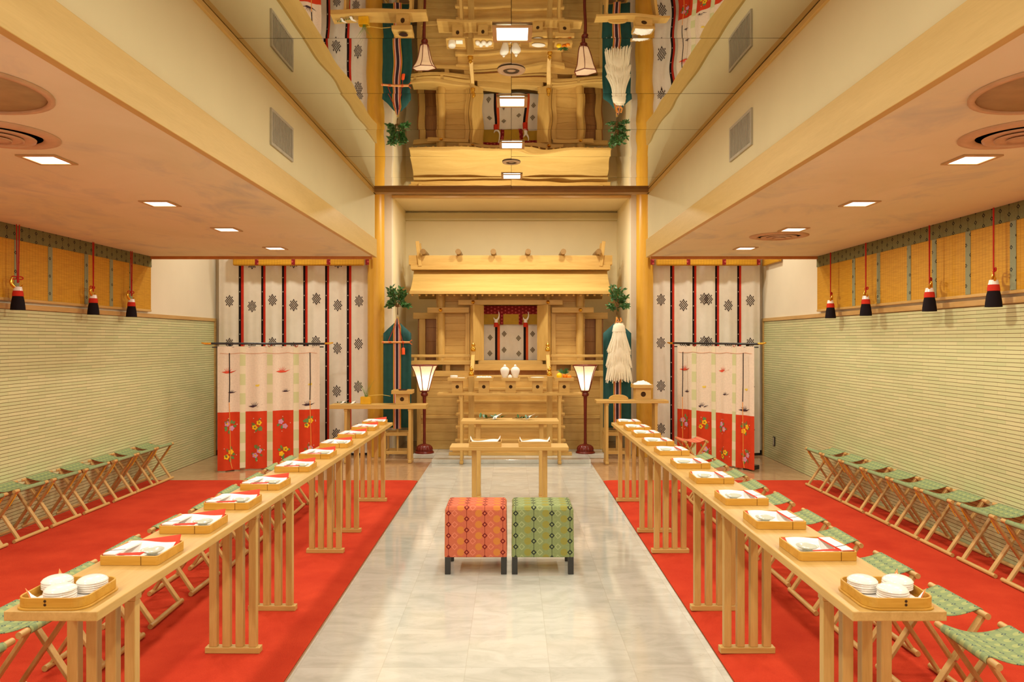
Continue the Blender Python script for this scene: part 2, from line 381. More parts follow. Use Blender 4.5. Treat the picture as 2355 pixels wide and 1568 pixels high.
for s, side in ((-1, 'left'), (1, 'right')):
    px = -1.81 if s < 0 else 1.785
    m = MB().lathe([(.112, 0), (.112, 3.3), (.112, ZH-.002)], (px, YB-.13, 0), 40)
    struct('pillar', m, PX_, 'round golden log pillar at the %s edge of the alcove' % side, 'pillar')
    # dropped ceiling over the side bay, its soffit face and trims
    xw = XL if s < 0 else XR; xi = 1.5*s
    a, b = sorted((xi, xw)); m = MB()
    m.box(a, b, YR, YE, ZC, ZH+.05, 0); m.mi[0] = 1
    struct('ceiling', m, [CREAM, CLOUD], 'low cloud painted ceiling and cream soffit on the %s' % side, 'ceiling')
    a, b = sorted((xi - s*.02, xi + s*.018))
    struct('trim_5', MB().box(a, b, YR, YE+.012, ZC-.012, 2.655), [BY], 'wide wooden band along the %s soffit' % side, 'trim', bevel=.003)
    a, b = sorted((xi - s*.016, xi + s*.002))
    struct('trim_6', MB().box(a, b, YR, YE-.002, ZM-.036, ZM-.003), [BY], 'slim wooden strip under the mirrored ceiling, %s' % side, 'trim', bevel=.002)
    a, b = sorted((xi + s*.03, xw))
    struct('trim_7', MB().box(a, b, YE-.004, YE+.03, ZC-.03, ZC+.03), [ED], 'wooden strip at the far edge of the %s low ceiling' % side, 'trim', bevel=.002)
struct('beam', MB().box(-1.5, 1.5, YE-.12, YE, ZM-.036, ZH), [wood('beam_x', S(132,92,36), S(160,116,52), 'x')], 'brown beam closing the far end of the mirrored ceiling', 'beam', bevel=.003)
# mirrored ceiling: rows of slightly sagging panels
rows = [YR] + [4.007 - .86*k for k in range(6, 0, -1)] + [4.007, 4.905, 5.746, 6.59, 7.43, YE-.12]
rows[0] = YR
rnd = random.Random(11)
m = MB()
amp = {6: .0, 7: .0}
for j in range(len(rows)-1):
    y0, y1 = rows[j]+.002, rows[j+1]-.002
    for x0, x1 in ((-1.49, -.0015), (.0015, 1.49)):
        nu, nv = 42, 26; tilt = rnd.uniform(-.0013, .0013); tx = rnd.uniform(-.0012, .0012)
        ph = [rnd.uniform(0, 6.28) for _ in range(6)]
        def z(u, v, ph=ph, tilt=tilt, tx=tx, y0=y0, y1=y1, x0=x0, x1=x1):
            a = (u - x0)/(x1 - x0); b = (v - y0)/(y1 - y0)
            w = .00028*sin(9.0*u + ph[0] + 1.5*sin(4*v+ph[3])) + .00022*sin(11*v + ph[1] + sin(5*u+ph[4])) + .00016*sin(16*u + 6*v + ph[2])
            return ZM + w + tilt*(v - (y0+y1)/2) + tx*(u-(x0+x1)/2) - .0010*sin(pi*b)*sin(pi*a)
        us = [x0 + (x1-x0)*i/nu for i in range(nu+1)]; vs = [y0 + (y1-y0)*i/nv for i in range(nv+1)]
        m.grid(lambda u, v: (u, v, z(u, v)), us, vs[::-1])
struct('ceiling', m, MIRROR, 'mirrored ceiling panels over the aisle reflecting the shrine', 'ceiling')
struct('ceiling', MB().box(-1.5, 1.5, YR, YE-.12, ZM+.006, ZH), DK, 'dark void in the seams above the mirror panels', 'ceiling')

# ================================================================ lamps in the ceilings
LIGHTS = []
def area(x, y, z, sx, sy, power, col=(1.0, .945, .80)):
    l = bpy.data.lights.new('lamp_light', 'AREA'); l.shape = 'RECTANGLE'; l.size = sx; l.size_y = sy; l.energy = power; l.color = col
    o = bpy.data.objects.new('lamp_light', l); COL.objects.link(o); o.location = (x, y, z); o['kind'] = 'helper'
    LIGHTS.append(o); return o
FRAME_M = plain('lamp_frame', S(196,164,112), .6, .3)
def downlight(x, y, z, label, group, power, s=.155, mirror=False):
    t = thing('ceiling_light', label, 'ceiling light', (x, y, z), 0, group)
    m = MB(); a, b = s/2, s/2+.022
    for q in ((-b, b, -b, -a), (-b, b, a, b), (-b, -a, -a, a), (a, b, -a, a)): m.box(q[0], q[1], q[2], q[3], -.008, -.001)
    m.build('frame', FRAME_M, t)
    MB().box(-a, a, -a, a, -.004, -.001).build('diffuser', LENS, t)
    area(x, y, z-.012, s*.95, s*.95, power)
PW = 30
bayY = [3.76, 4.97, 6.13, 7.39]
for k, y in enumerate(bayY):
    w = ORD[3-k] if k < 3 else 'first'
    nth = ['fourth', 'third', 'second', 'first'][k]
    downlight(-2.36, y, ZC, 'square recessed lamp, %s from the altar end of the left bay' % nth, 'square lamps of the side bays', PW)
    downlight(2.34, y, ZC, 'square recessed lamp, %s from the altar end of the right bay' % nth, 'square lamps of the side bays', PW)
for y in (2.55, 1.35, .15, -1.0):
    for x in (-2.36, 2.34): downlight(x, y, ZC, 'square recessed lamp of a side bay beyond the view', 'lamps outside the view', PW)
for k, y in enumerate((3.93, 5.06, 6.18, 7.36)):
    nth = ['fourth', 'third', 'second', 'first'][k]
    downlight(0.005, y, ZM-.004, 'bright square lamp in the mirrored ceiling, %s from the beam' % nth, 'lamps in the mirrored ceiling', PW*1.2, .165)
for y in (2.8, 1.65, .5, -.7): downlight(0.005, y, ZM-.004, 'square lamp of the mirrored ceiling beyond the view', 'lamps outside the view', PW*1.2, .165)
for x, y in ((-2.9, 9.0), (-.85, 9.5), (0.0, 9.5), (.85, 9.5), (2.5, 9.0)):  # unseen lamps, added to brighten the alcove and the altar end
    downlight(x, y, ZH, 'added unseen square lamp high above the altar end', 'lamps outside the view', PW*(1.4 if abs(x) > 2 else 1.6))
# round air diffusers
def diffuser(x, y, r, z, label, group, n=3):
    t = thing('ceiling_vent', label, 'air vent', (x, y, z), 0, group)
    P_ = plain('diffuser_cream', S(206,172,130), .7, .3) if 'diffuser_cream' not in bpy.data.materials else bpy.data.materials['diffuser_cream']
    MB().lathe([(r, -.001), (r, -.006), (r*.8, -.016), (r*.72, -.004), (r*.72, -.001)], n=40).build('rim', P_, t)
    for i in range(n):
        q = r*(.62 - .19*i)
        MB().lathe([(q, -.012-.006*i), (q*.98, -.02-.006*i), (q*.74, -.004), (q*.72, -.001)], n=36).build('cone', P_, t)
diffuser(2.28, 3.30, .25, ZC, 'large round air diffuser in the right low ceiling', 'round ceiling diffusers')
diffuser(-2.30, 3.30, .25, ZC, 'large round air diffuser in the left low ceiling', 'round ceiling diffusers')
diffuser(2.36, 6.52, .25, ZC, 'round air diffuser between the two lamps furthest down the right bay', 'round ceiling diffusers')
def speaker(x, label):
    t = thing('ceiling_speaker', label, 'ceiling speaker', (x, 2.69, ZC), 0, 'round ceiling speakers')
    MB().lathe([(.3, -.001), (.3, -.01), (.275, -.012), (.275, -.001)], n=40).build('rim', bpy.data.materials['diffuser_cream'], t)
    MB().lathe([(.274, -.001), (.274, -.004), (0, -.004)], n=40).build('mesh_cover', plain('speaker_mesh', S(176,148,100), .8, .2), t)
speaker(2.01, 'flat round speaker cover at the edge of the right low ceiling')
speaker(-2.01, 'flat round speaker cover at the edge of the left low ceiling')
for k, y in enumerate((4.47, 6.78)):
    t = thing('ceiling_vent', 'small round vent in the mirrored ceiling, %s' % ('further from the beam' if k == 0 else 'nearer the beam'), 'air vent', (0.0, y, ZM-.004), 0, 'vents in the mirrored ceiling')
    W_ = bpy.data.materials.get('vent_white') or plain('vent_white', S(220,206,176), .5, .4)
    MB().lathe([(.085, -.0), (.08, -.008), (.055, -.01), (.05, -.002)], n=32).build('rim', W_, t)
    MB().lathe([(.05, -.001), (.045, -.008), (.03, -.008), (.028, -.001)], n=28).build('cone', bpy.data.materials['grille_dark'], t)
# wall grilles on the soffits
for s in (-1, 1):
    t = thing('vent_grille', 'grey louvred air grille on the %s soffit' % ('left' if s < 0 else 'right'), 'air vent', (1.5*s, 4.82, 2.88), 0, 'soffit air grilles')
    a = lambda x0, x1: sorted((-s*x0, -s*x1))
    m = MB(); q = a(0, .012); hy, hz = .23, .115
    m.box(*q, -hy, hy, hz-.018, hz); m.box(*q, -hy, hy, -hz, -hz+.018); m.box(*q, -hy, -hy+.018, -hz+.018, hz-.018); m.box(*q, hy-.018, hy, -hz+.018, hz-.018)
    m.build('frame', GREY, t)
    q = a(.001, .004); MB().box(*q, -hy+.018, hy-.018, -hz+.018, hz-.018).build('backing', DKG, t)
    for i in range(17):
        y = -hy + .03 + i*.025; q = a(.004, .011)
        MB().box(*q, y, y+.009, -hz+.018, hz-.018).build('slat', GREY, t)
# wall socket on the tiles
t = thing('wall_socket', 'dark framed wall socket low on the right tiled wall', 'socket', (XR, 9.55, .245), 0)
MB().box(-.012, 0, -.032, .032, -.06, .06).build('frame', BLACK, t, bevel=.003)
MB().box(-.015, -.011, -.02, .02, -.045, .045).build('face', GREY, t, bevel=.002)

# ================================================================ camera and render settings
cam = bpy.data.cameras.new('camera'); co = bpy.data.objects.new('camera', cam); COL.objects.link(co)
co.location = (0, 0, H); co.rotation_euler = (pi/2, 0, 0)
cam.sensor_width = 36.0; cam.lens = 36.0*F/2355.0; cam.shift_x = 1.5/2355; cam.shift_y = -2.0/2355
cam.clip_start = .05; cam.clip_end = 60
SC.camera = co
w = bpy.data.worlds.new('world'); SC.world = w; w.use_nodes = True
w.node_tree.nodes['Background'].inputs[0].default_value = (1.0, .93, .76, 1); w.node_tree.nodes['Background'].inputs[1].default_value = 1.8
vs_ = SC.view_settings; vs_.view_transform = 'Standard'; vs_.look = 'None'; vs_.gamma = 1.0; vs_.exposure = -1.1
try: vs_.use_curve_mapping = False
except Exception: pass
SC.cycles.max_bounces = 9; SC.cycles.diffuse_bounces = 5; SC.cycles.glossy_bounces = 6
SC.cycles.sample_clamp_indirect = 6.0; SC.cycles.use_denoising = True; SC.cycles.blur_glossy = 0.6
# ================================================================ folding X stools
ST_H, ST_W, ST_L = .405, .250, .40
def make_stool(label, group, seatm):
    t = thing('folding_stool', label, 'stool', (0,0,0), 0, group)
    hw, hl = ST_W/2, ST_L/2; zb, zt = .0145, ST_H-.014
    m = MB(); us = []
    pts = []
    for i in range(6): a = pi*1.25 - pi*.75*i/5; pts.append((-hw + .0165*cos(a), zt + .0165*sin(a)))
    for i in range(1, 12):
        q = i/12; pts.append((-hw + ST_W*q, zt + .0165 - .030*sin(pi*q)))
    for i in range(6): a = pi*.5 - pi*.75*i/5; pts.append((hw + .0165*cos(a), zt + .0165*sin(a)))
    ys = [-.148 + .296*i/8 for i in range(9)]
    m.grid(lambda u, v: (pts[u][0], v, pts[u][1] + .0), list(range(len(pts))), ys)
    m.build('seat', seatm, t, solid=.003)
    for s in (-1, 1):
        MB().rod((s*hw, -hl, zt), (s*hw, hl, zt), .0135, n=14).build('top_rail', TY, t, bevel=.002)
        MB().rod((s*hw, -hl, zb), (s*hw, hl, zb), .014, n=14).build('foot_bar', TY, t, bevel=.002)
    for y in (-1, 1):
        MB().bar((-hw, y*.165, zb+.004), (hw, y*.165, zt-.006), .016, .032, up=(0,1,0)).build('leg', TZ, t, bevel=.002, seg=1)
        MB().bar((hw, y*.145, zb+.004), (-hw, y*.145, zt-.006), .016, .032, up=(0,1,0)).build('leg', TZ, t, bevel=.002, seg=1)
    for y in (-1, 1): MB().rod((0, y*.136, ST_H/2), (0, y*.184, ST_H/2), .0045, n=8).build('hinge_pin', bpy.data.materials.get('steel_pin') or plain('steel_pin', S(190,186,176), .3, .5, 1.0), t)
    for y in (-1, 1):
        MB().bar((hw-.004, y*.158-.010, zt-.03), (hw-.055, y*.158-.010, zt-.115), .004, .008, up=(0,1,0)).build('tie_cord', YELC, t)
    return t
rightY = [2.78, 3.255, 3.78, 4.315, 4.79, 5.345, 5.85, 6.33, 6.84, 7.27]
leftY = [2.615, 3.065, 3.62, 4.12, 4.63, 5.13, 5.63, 6.16, 6.65, 7.09]
wallR = [(4.29,4.705),(4.757,5.17),(5.228,5.626),(5.672,6.055),(6.108,6.491),(6.555,6.952),(7.0,7.373),(7.42,7.82)]
wallL = [5.30, 5.78, 6.236, 6.695, 7.18, 7.592, 8.0]
GT, GW = 'folding stools pushed up to the long tables', 'folding stools lined against the tiled walls'
proto = make_stool('', GT, SEATG)
rnd = random.Random(5)
used = [False]
def place_stool(x, y, rz, label, group):
    if not used[0]:
        used[0] = True; proto.location = (x, y, Z0); proto.rotation_euler = (0,0,rz); proto['label'] = label; proto['group'] = group; return proto
    return dup(proto, (x, y, Z0), rz, label, group)
Z0 = .0142
nm_ = ['nearest the camera'] + ['%s from the camera end' % o for o in ORD[1:9]] + ['nearest the altar']
for i, y in enumerate(rightY):
    place_stool(1.835 + rnd.uniform(-.012, .012), y, radians(rnd.uniform(-2, 2)) - (.05 if i == 0 else 0), 'green folding stool beside the right table row, %s' % nm_[i], GT)
for i, y in enumerate(leftY):
    place_stool(-2.035 + rnd.uniform(-.012, .012), y, pi + radians(rnd.uniform(-2, 2)), 'green folding stool beside the left table row, %s' % nm_[i], GT)
for i, (a, b) in enumerate(wallR):
    q = 'nearest the altar' if i == 7 else 'nearest the camera' if i == 0 else '%s from the altar' % ORD[7-i]
    place_stool(3.12 + ST_W/2, (a+b)/2, pi, 'green folding stool against the right tiled wall, %s' % q, GW)
for i, y in enumerate(wallL):
    q = 'nearest the altar' if i == 6 else 'nearest the camera' if i == 0 else '%s from the altar' % ORD[6-i]
    place_stool(-3.755 - ST_W/2, y, 0, 'green folding stool against the left tiled wall, %s' % q, GW)
rs = make_stool('coral red folding stool in front of the right flowered screen', None, SEATR)
rs.location = (2.10, 8.62, -.002+.0005); rs.rotation_euler = (0, 0, radians(4))

# ================================================================ guest tables
TL, TW, TH = 1.703, .285, .72
def make_table(label):
    t = thing('guest_table', label, 'table', (0,0,0), 0, 'long narrow tables for the guests')
    MB().box(-TW/2, TW/2, -TL/2, TL/2, TH-.03, TH).build('tabletop', WY, t, bevel=.003)
    for y in (-.568, .568):
        f = MB().box(-.135, .135, y-.022, y+.022, 0, .030).build('foot_bar', WX, t, bevel=.003)
        MB().box(-.12, .12, y-.02, y+.02, TH-.062, TH-.0302).build('top_bar', WX, t, bevel=.002)
        for x in (-.0975, -.0325, .0325, .0975):
            MB().box(x-.0185, x+.0185, y-.0165, y+.0165, .0302, TH-.0622).build('post', WZ, t, bevel=.002, seg=1)
    return t
tb = None
RT = [(1.163, 3.074), (1.152, 4.78), (1.140, 6.487)]
LT = [(-1.375, 3.074), (-1.352, 4.78), (-1.330, 6.487)]
for side, L, rz in (('right', RT, .0065), ('left', LT, -.0130)):
    for i, (x, y) in enumerate(L):
        lb = 'narrow light wooden table of the %s row, %s' % (side, ['nearest the camera', 'middle of three', 'nearest the altar'][i])
        if tb is None:
            tb = make_table(lb); tb.location = (x, y, Z0); tb.rotation_euler = (0,0,rz)
        else: dup(tb, (x, y, Z0), rz, lb)
TT = Z0 + TH + .0004                    # height of a guest tabletop
def tx(side, y):                         # centre line of a table row
    L = RT if side == 'right' else LT
    return L[0][0] + (L[2][0]-L[0][0])*(y-L[0][1])/(L[2][1]-L[0][1])

# ================================================================ place settings
def rrect(w, d, r, n=6):
    p = []
    for cx, cy, a0 in ((w/2-r, d/2-r, 0), (-w/2+r, d/2-r, 90), (-w/2+r, -d/2+r, 180), (w/2-r, -d/2+r, 270)):
        for i in range(n+1):
            a = radians(a0 + 90*i/n); p.append((cx + r*cos(a), cy + r*sin(a)))
    return p
def tray_mesh(w, d, h, r, foot=0.0, n=6, fl=.005):
    o, i_ = rrect(w, d, r, n), rrect(w-.012, d-.012, max(r-.006, .002), n); k = len(o); m = MB()
    vs = [(x,y,foot) for x,y in o] + [(x,y,h) for x,y in o] + [(x,y,h) for x,y in i_] + [(x,y,foot+fl) for x,y in i_]
    fs = [(a*k+j, a*k+(j+1) % k, (a+1)*k+(j+1) % k, (a+1)*k+j) for a in range(3) for j in range(k)]
    m.add(vs, fs + [tuple(range(k))[::-1], tuple(range(3*k, 4*k))])
    return m
TRAYM = wood('tray_cedar', S(196,142,44), S(218,168,72), 'x', .45, .35)
GTR, GRP, GWP, GDI, GPR, GCH = ('square cedar trays on the guest tables','red papers lining the trays','white papers in the trays','saucers in the trays','folded slips in the trays','chopsticks in the trays')
def make_tray(rim_seam=True):
    t = thing('serving_tray', '', 'tray', (0,0,0), 0, GTR)
    tray_mesh(.215, .215, .034, .012).build('body', TRAYM, t, bevel=.0012, seg=1)
    MB().box(.045, .047, -.1085, -.1072, .001, .033).build('seam', plain('tray_seam', S(120,80,24), .7, .2) , t)
    return t
def sheet(w, d, fn, mats, n=10, mfn=None):
    m = MB(); us = [-w/2 + w*i/n for i in range(n+1)]; vs = [-d/2 + d*i/n for i in range(n+1)]
    m.grid(lambda u, v: (u, v, fn(u, v)), us, vs, mfn=mfn); return m
redR = None
trayP = redP = whiteP = dishP = progP = chopP = None
def first(cur, made, loc, rz, label):
    if cur is None:
        made.location = loc; made.rotation_euler = (0,0,rz); made['label'] = label; return made
    dup(cur, loc, rz, label); return cur
def sheet_obj(name, m, mats, cat, group, thick=.0008):
    o = m.build(name, mats, solid=thick); return tag(o, '', cat, group)
trayL = [2.672+.11, 3.108+.11, 3.545+.11, 4.009+.11, 4.56+.11, 5.067+.11, 5.586+.11, 6.135+.11, 6.64+.11, 7.09+.10]
trayR = [2.725+.11, 3.18+.11, 3.64+.11, 4.187+.11, 4.68+.11, 5.216+.11, 5.70+.11, 6.19+.11, 6.62+.11, 7.09+.10]
rnd = random.Random(3)
dark_red = plain('red_paper_shade_side', S(206,60,40), .75, .2, vary=.03)
PINKW = plain('pale_pink_paper', S(246,232,226), .8, .2, vary=.01)
for side, ys in (('left', trayL), ('right', trayR)):
    s = -1 if side == 'left' else 1            # guests sit on the outer side
    for i, y in enumerate(ys):
        x = tx(side, y) + .006*s; rz = radians(rnd.uniform(-1.5, 1.5))
        at = ('tray nearest the camera' if i == 0 else 'tray nearest the altar' if i == 9 else '%s tray from the camera end' % ORD[i]) + ', %s tables' % side
        at2 = at.replace('tray', 'one', 1)
        if trayP is None:
            trayP = make_tray(); trayP.location = (x, y, TT); trayP.rotation_euler = (0,0,rz); trayP['label'] = 'square cedar ' + at
        else: dup(trayP, (x, y, TT), rz, 'square cedar ' + at)
        def loc(dx, dy, dz): return (x + dx*cos(rz) - dy*sin(rz), y + dx*sin(rz) + dy*cos(rz), TT + dz)
        # red paper lying in the tray, its far edge and near corner lifted over the rim
        if redP is None:
            redP = sheet_obj('red_paper', sheet(.196, .197, lambda u, v: .0078 + .052*max(0, v-.072)/.0265*(.45 + .55*(u+.098)/.196), None), REDP, 'paper', GRP)
            redP.location = loc(0, .0, 0); redP.rotation_euler = (0,0,rz); redP['label'] = 'red lining paper in the ' + at
        elif side == 'right' and redR is None:
            redR = sheet_obj('red_paper', sheet(.196, .197, lambda u, v: .0078 + .026*max(0, v-.074)/.0245*max(0, -u)/.098, None), REDP, 'paper', GRP)
            redR.location = loc(0, .0, 0); redR.rotation_euler = (0,0,rz); redR['label'] = 'red lining paper in the ' + at
        else: dup(redP if side == 'left' else redR, loc(0, .0, 0), rz, 'red lining paper in the ' + at)
        if side == 'left' and whiteP is None:
            fw = lambda u, v: .0105 + .030*max(0, v-.03)/.0575 + .024*max(0, -.045-v)/.055 - .004*sin(u*30)*max(0, v)/.1
            whiteP = sheet_obj('white_paper', sheet(.182, .164, fw, None), PAPER, 'paper', GWP)
            whiteP.location = loc(.0, -.014, .002); whiteP.rotation_euler = (0,0,rz); whiteP['label'] = 'white sheet in the ' + at
        else: dup(whiteP, loc(-.004*s, -.014, .002), rz + radians(rnd.uniform(-1.5,1.5)), 'white sheet in the ' + at)
        if dishP is None:
            dishP = thing('saucer', '', 'dish', (0,0,0), 0, GDI)
            MB().lathe([(0, .004), (.018, .004), (.034, .011), (.041, .016), (.042, .0175), (.041, .018), (.033, .0135), (.018, .0065), (0, .006)], n=36).build('bowl', DISHG, dishP)
            MB().lathe([(.019, 0), (.018, .0045), (.015, .0045), (.016, 0)], n=28).build('foot_ring', DISHG, dishP)
            dishP.location = loc(-.045*s, -.022, .0172); dishP['label'] = 'round white saucer in the ' + at
        else: dup(dishP, loc(-.045*s, -.022, .0172), 0, 'round white saucer in the ' + at)
        # folded slip with red edge and thin cord, on the guest's side
        if progP is None:
            progP = thing('folded_slip', '', 'envelope', (0,0,0), 0, GPR)
            MB().box(-.024, .024, -.088, .088, 0, .006).build('paper', PINKW, progP, bevel=.001, seg=1)
            MB().box(-.0250, -.0228, -.0885, .0885, .0005, .0066).build('red_edge', REDP, progP)
            MB().bar((-.026, -.052, .0072), (.026, -.030, .0072), .0014, .001).build('cord', BLK_F, progP)
            progP.location = loc(.066*s, -.012, .034); progP.rotation_euler = (0,0,rz + .10*s); progP['label'] = 'slim folded slip in the ' + at
        else: dup(progP, loc(.066*s, -.012, .034), rz + (.10*s if s < 0 else .06), 'slim folded slip in the ' + at)
        # front corner of red paper folded over the rim
        if (s > 0 and i == 0) or (s < 0 and i != 6):
            m = MB(); us_ = [-.08 + .15*q/8 for q in range(9)]; m.grid(lambda u, v: (u, v*(.25 + .75*(u+.08)/.15) - .004, .0358 + .010*max(0, v) + .004*(u/.15)), us_, [-.016, 0, .012, .024])
            if chopP is None:
                chopP = sheet_obj('red_fold', m, dark_red, 'paper', 'red folded paper strips at the tray rims')
                chopP.location = loc(.028*s, -.086, 0); chopP.rotation_euler = (0,0,rz); chopP['label'] = 'red paper strip at the rim of the ' + at
            else: dup(chopP, loc(.028*s, -.086, 0), rz, 'red paper strip at the rim of the ' + at)
# the two rounded trays with stacks of upside-down saucers
plateP = None
RTRAY = wood('round_tray_cedar', S(188,136,40), S(212,164,66), 'x', .45, .35)
for side in ('left', 'right'):
    s = -1 if side == 'left' else 1
    y = 2.338; x = tx(side, y) + .012*s
    t = thing('rounded_tray', 'round cornered cedar tray of stacked saucers on the %s tables' % side, 'tray', (x, y, TT), 0, 'round cornered trays holding saucer stacks')
    tray_mesh(.212, .212, .036, .04, .006, 8).build('body', RTRAY, t, bevel=.0012, seg=1)
    m = MB(); p = rrect(.224, .224, .046, 8); k = len(p)
    m.add([(a,b,0) for a,b in p] + [(a,b,.0058) for a,b in p], [tuple(range(k))[::-1], tuple(range(k, 2*k))] + [(j, (j+1) % k, k+(j+1) % k, k+j) for j in range(k)])
    m.build('base', RTRAY, t, bevel=.001, seg=1)
    for q in (-.0, .011):
        MB().lathe([(.0045, 0), (.004, .0012), (0, .0012)], n=12, c=(0,0,0)).build('dowel', DK, t, loc=(.012*s, -.1058, .016+q)).rotation_euler = (pi/2, 0, 0)
    # paper under the stacks: white sheet with orange edges standing up at two corners
    m = MB(); us = [-.08 + .16*i/10 for i in range(11)]
    m.grid(lambda u, v: (u, v, .0138 + min(.06, 3.2*max(0, (v*.8 + u*s*.55) - .095) + 2.4*max(0, (-v*.4 + u*s) - .097))), us, us)
    o = m.build('white_paper', [PAPER], loc=(x, y, TT), solid=.0008); tag(o, 'white paper under the saucer stacks of the %s tables' % side, 'paper', 'papers under the saucer stacks')
    m = MB(); m.grid(lambda u, v: (u, v, .0116 + min(.06, 3.3*max(0, (v*.8 + u*s*.55) - .0975) + 2.5*max(0, (-v*.4 + u*s) - .0995))), [-.0848] + us + [.0848], [-.0848] + us + [.0848])
    o = m.build('orange_paper', [plain('orange_paper', S(240,150,90), .8, .2)], loc=(x, y, TT), solid=.0008); tag(o, 'orange paper edging the saucer stacks of the %s tables' % side, 'paper', 'papers under the saucer stacks')
    for nm, dx, dy, dz, n_ in (('inner', -.0535, .032, .003, 5), ('front', .0, -.051, .002, 5), ('outer', .0535, .024, .012, 4)):
        for q in range(n_):
            pos = 'topmost' if q == n_-1 else 'lowest' if q == 0 else '%s from the bottom' % ORD[q]
            lb = 'upside-down white saucer, %s in the %s stack, %s tables' % (pos, nm, side)
            l = (x + dx*s*1.0 + rnd.uniform(-.001,.001), y + dy + rnd.uniform(-.001,.001), TT + .0155 + dz + .0066*q)
            if plateP is None:
                plateP = tag(MB().lathe([(.0448, 0), (.046, .0008), (.0455, .0024), (.040, .0085), (.030, .0135), (.016, .0162), (0, .017)], n=40).build('stacked_saucer', PORC), lb, 'dish', 'stacked white saucers')
                plateP.location = l
            else: dup(plateP, l, 0, lb)

# ================================================================ two brocade cube stools
for nm, x0, mt in (('coral red', -.442, OTTR), ('olive green', .0015, OTTG)):
    t = thing('brocade_stool', '%s brocade cube stool with dark legs on the marble aisle' % nm, 'stool', (x0 + .2065, 5.045, .0022), 0, 'brocade stools for the couple')
    hx, hy = .2065, .165; m = MB(); n = 10
    prof = [(.99, .985, .113), (1.0, 1.0, .118), (.985, .985, .40), (.985, .98, .425), (.93, .90, .443), (.84, .80, .447), (.5, .5, .453), (.0, .0, .455)]
    vs, fs = [], []; ring = rrect(2, 2, .06, 4); k = len(ring)
    for a, b, z in prof: vs += [(px*hx*a, py*hy*b, z) for px, py in ring]
    for j in range(len(prof)-1): fs += [(j*k+i, j*k+(i+1) % k, (j+1)*k+(i+1) % k, (j+1)*k+i) for i in range(k)]
    m.add(vs, fs + [tuple(range(k))[::-1]], 0, False)
    m.build('cushion_cover', mt, t, bevel=.004)
    for sx in (-1, 1):
        for sy in (-1, 1):
            cx, cy = sx*(hx-.021), sy*(hy-.021)
            MB().box(cx-.0185, cx+.0185, cy-.0185, cy+.0185, 0, .115).build('leg', CHAR, t, bevel=.002)
# ================================================================ the wooden shrine in the alcove
sh = thing('shrine', 'large pale wooden shrine with log topped roof in the alcove', 'shrine', (-.012, 0, 0))
YB0 = 10.16
prof = [(11.3, .052)]
pts = [(YB0, .052)]; z = .052
while z < 1.04:
    z2 = min(z + .118, 1.05); pts += [(YB0, z2-.003), (YB0+.006, z2), ]
    if z2 < 1.04: pts += [(YB0, z2+.003)]
    z = z2
def yz_prism(m, pts, x0, x1, mi=0):
    n = len(pts); m.add([(x0, y, z) for y, z in pts] + [(x1, y, z) for y, z in pts], [tuple(range(n)), tuple(range(n, 2*n))[::-1]] + [(i, n+i, n+(i+1) % n, (i+1) % n) for i in range(n)], mi); return m
yz_prism(MB(), pts + [(11.3, 1.05), (11.3, .052)], -1.23, 1.23).build('base_panel', SX, sh)
for s in (-1, 1):
    MB().box(min(s*1.23, s*1.285), max(s*1.23, s*1.285), YB0-.02, YB0+.1, .052, 1.05).build('corner_post', SZ, sh, bevel=.003)
    MB().box(min(s*.70, s*1.228), max(s*.70, s*1.228), YB0-.014, YB0-.001, .475, .515).build('base_rail', SX, sh, bevel=.002)
for s in (-1, 1): MB().box(min(s*.55, s*1.34), max(s*.55, s*1.34), YB0-.03, 11.25, 1.0502, 1.13).build('base_beam', SX, sh, bevel=.004)
# balcony with railing
for s in (-1, 1):
    a, b = sorted((s*.55, s*1.37))
    MB().box(a, b, YB0-.05, 10.6, 1.215, 1.262).build('balcony_floor', SX, sh, bevel=.003)
    for x in (.60, .86, 1.24):
        MB().box(s*x-.03, s*x+.03, YB0-.01, YB0+.05, 1.1302, 1.2148).build('strut', SZ, sh, bevel=.002)
    MB().box(a, b, YB0-.045, YB0-.005, 1.315, 1.352).build('railing', SX, sh, bevel=.006)
    for x in (.93, 1.30):
        MB().box(s*x-.018, s*x+.018, YB0-.04, YB0-.01, 1.2622, 1.3148).build('railing_post', SZ, sh, bevel=.002)
MB().box(-.95, .95, YB0+.15, YB0+.16, 1.1302, 1.2148).build('shadow_board', SX, sh)
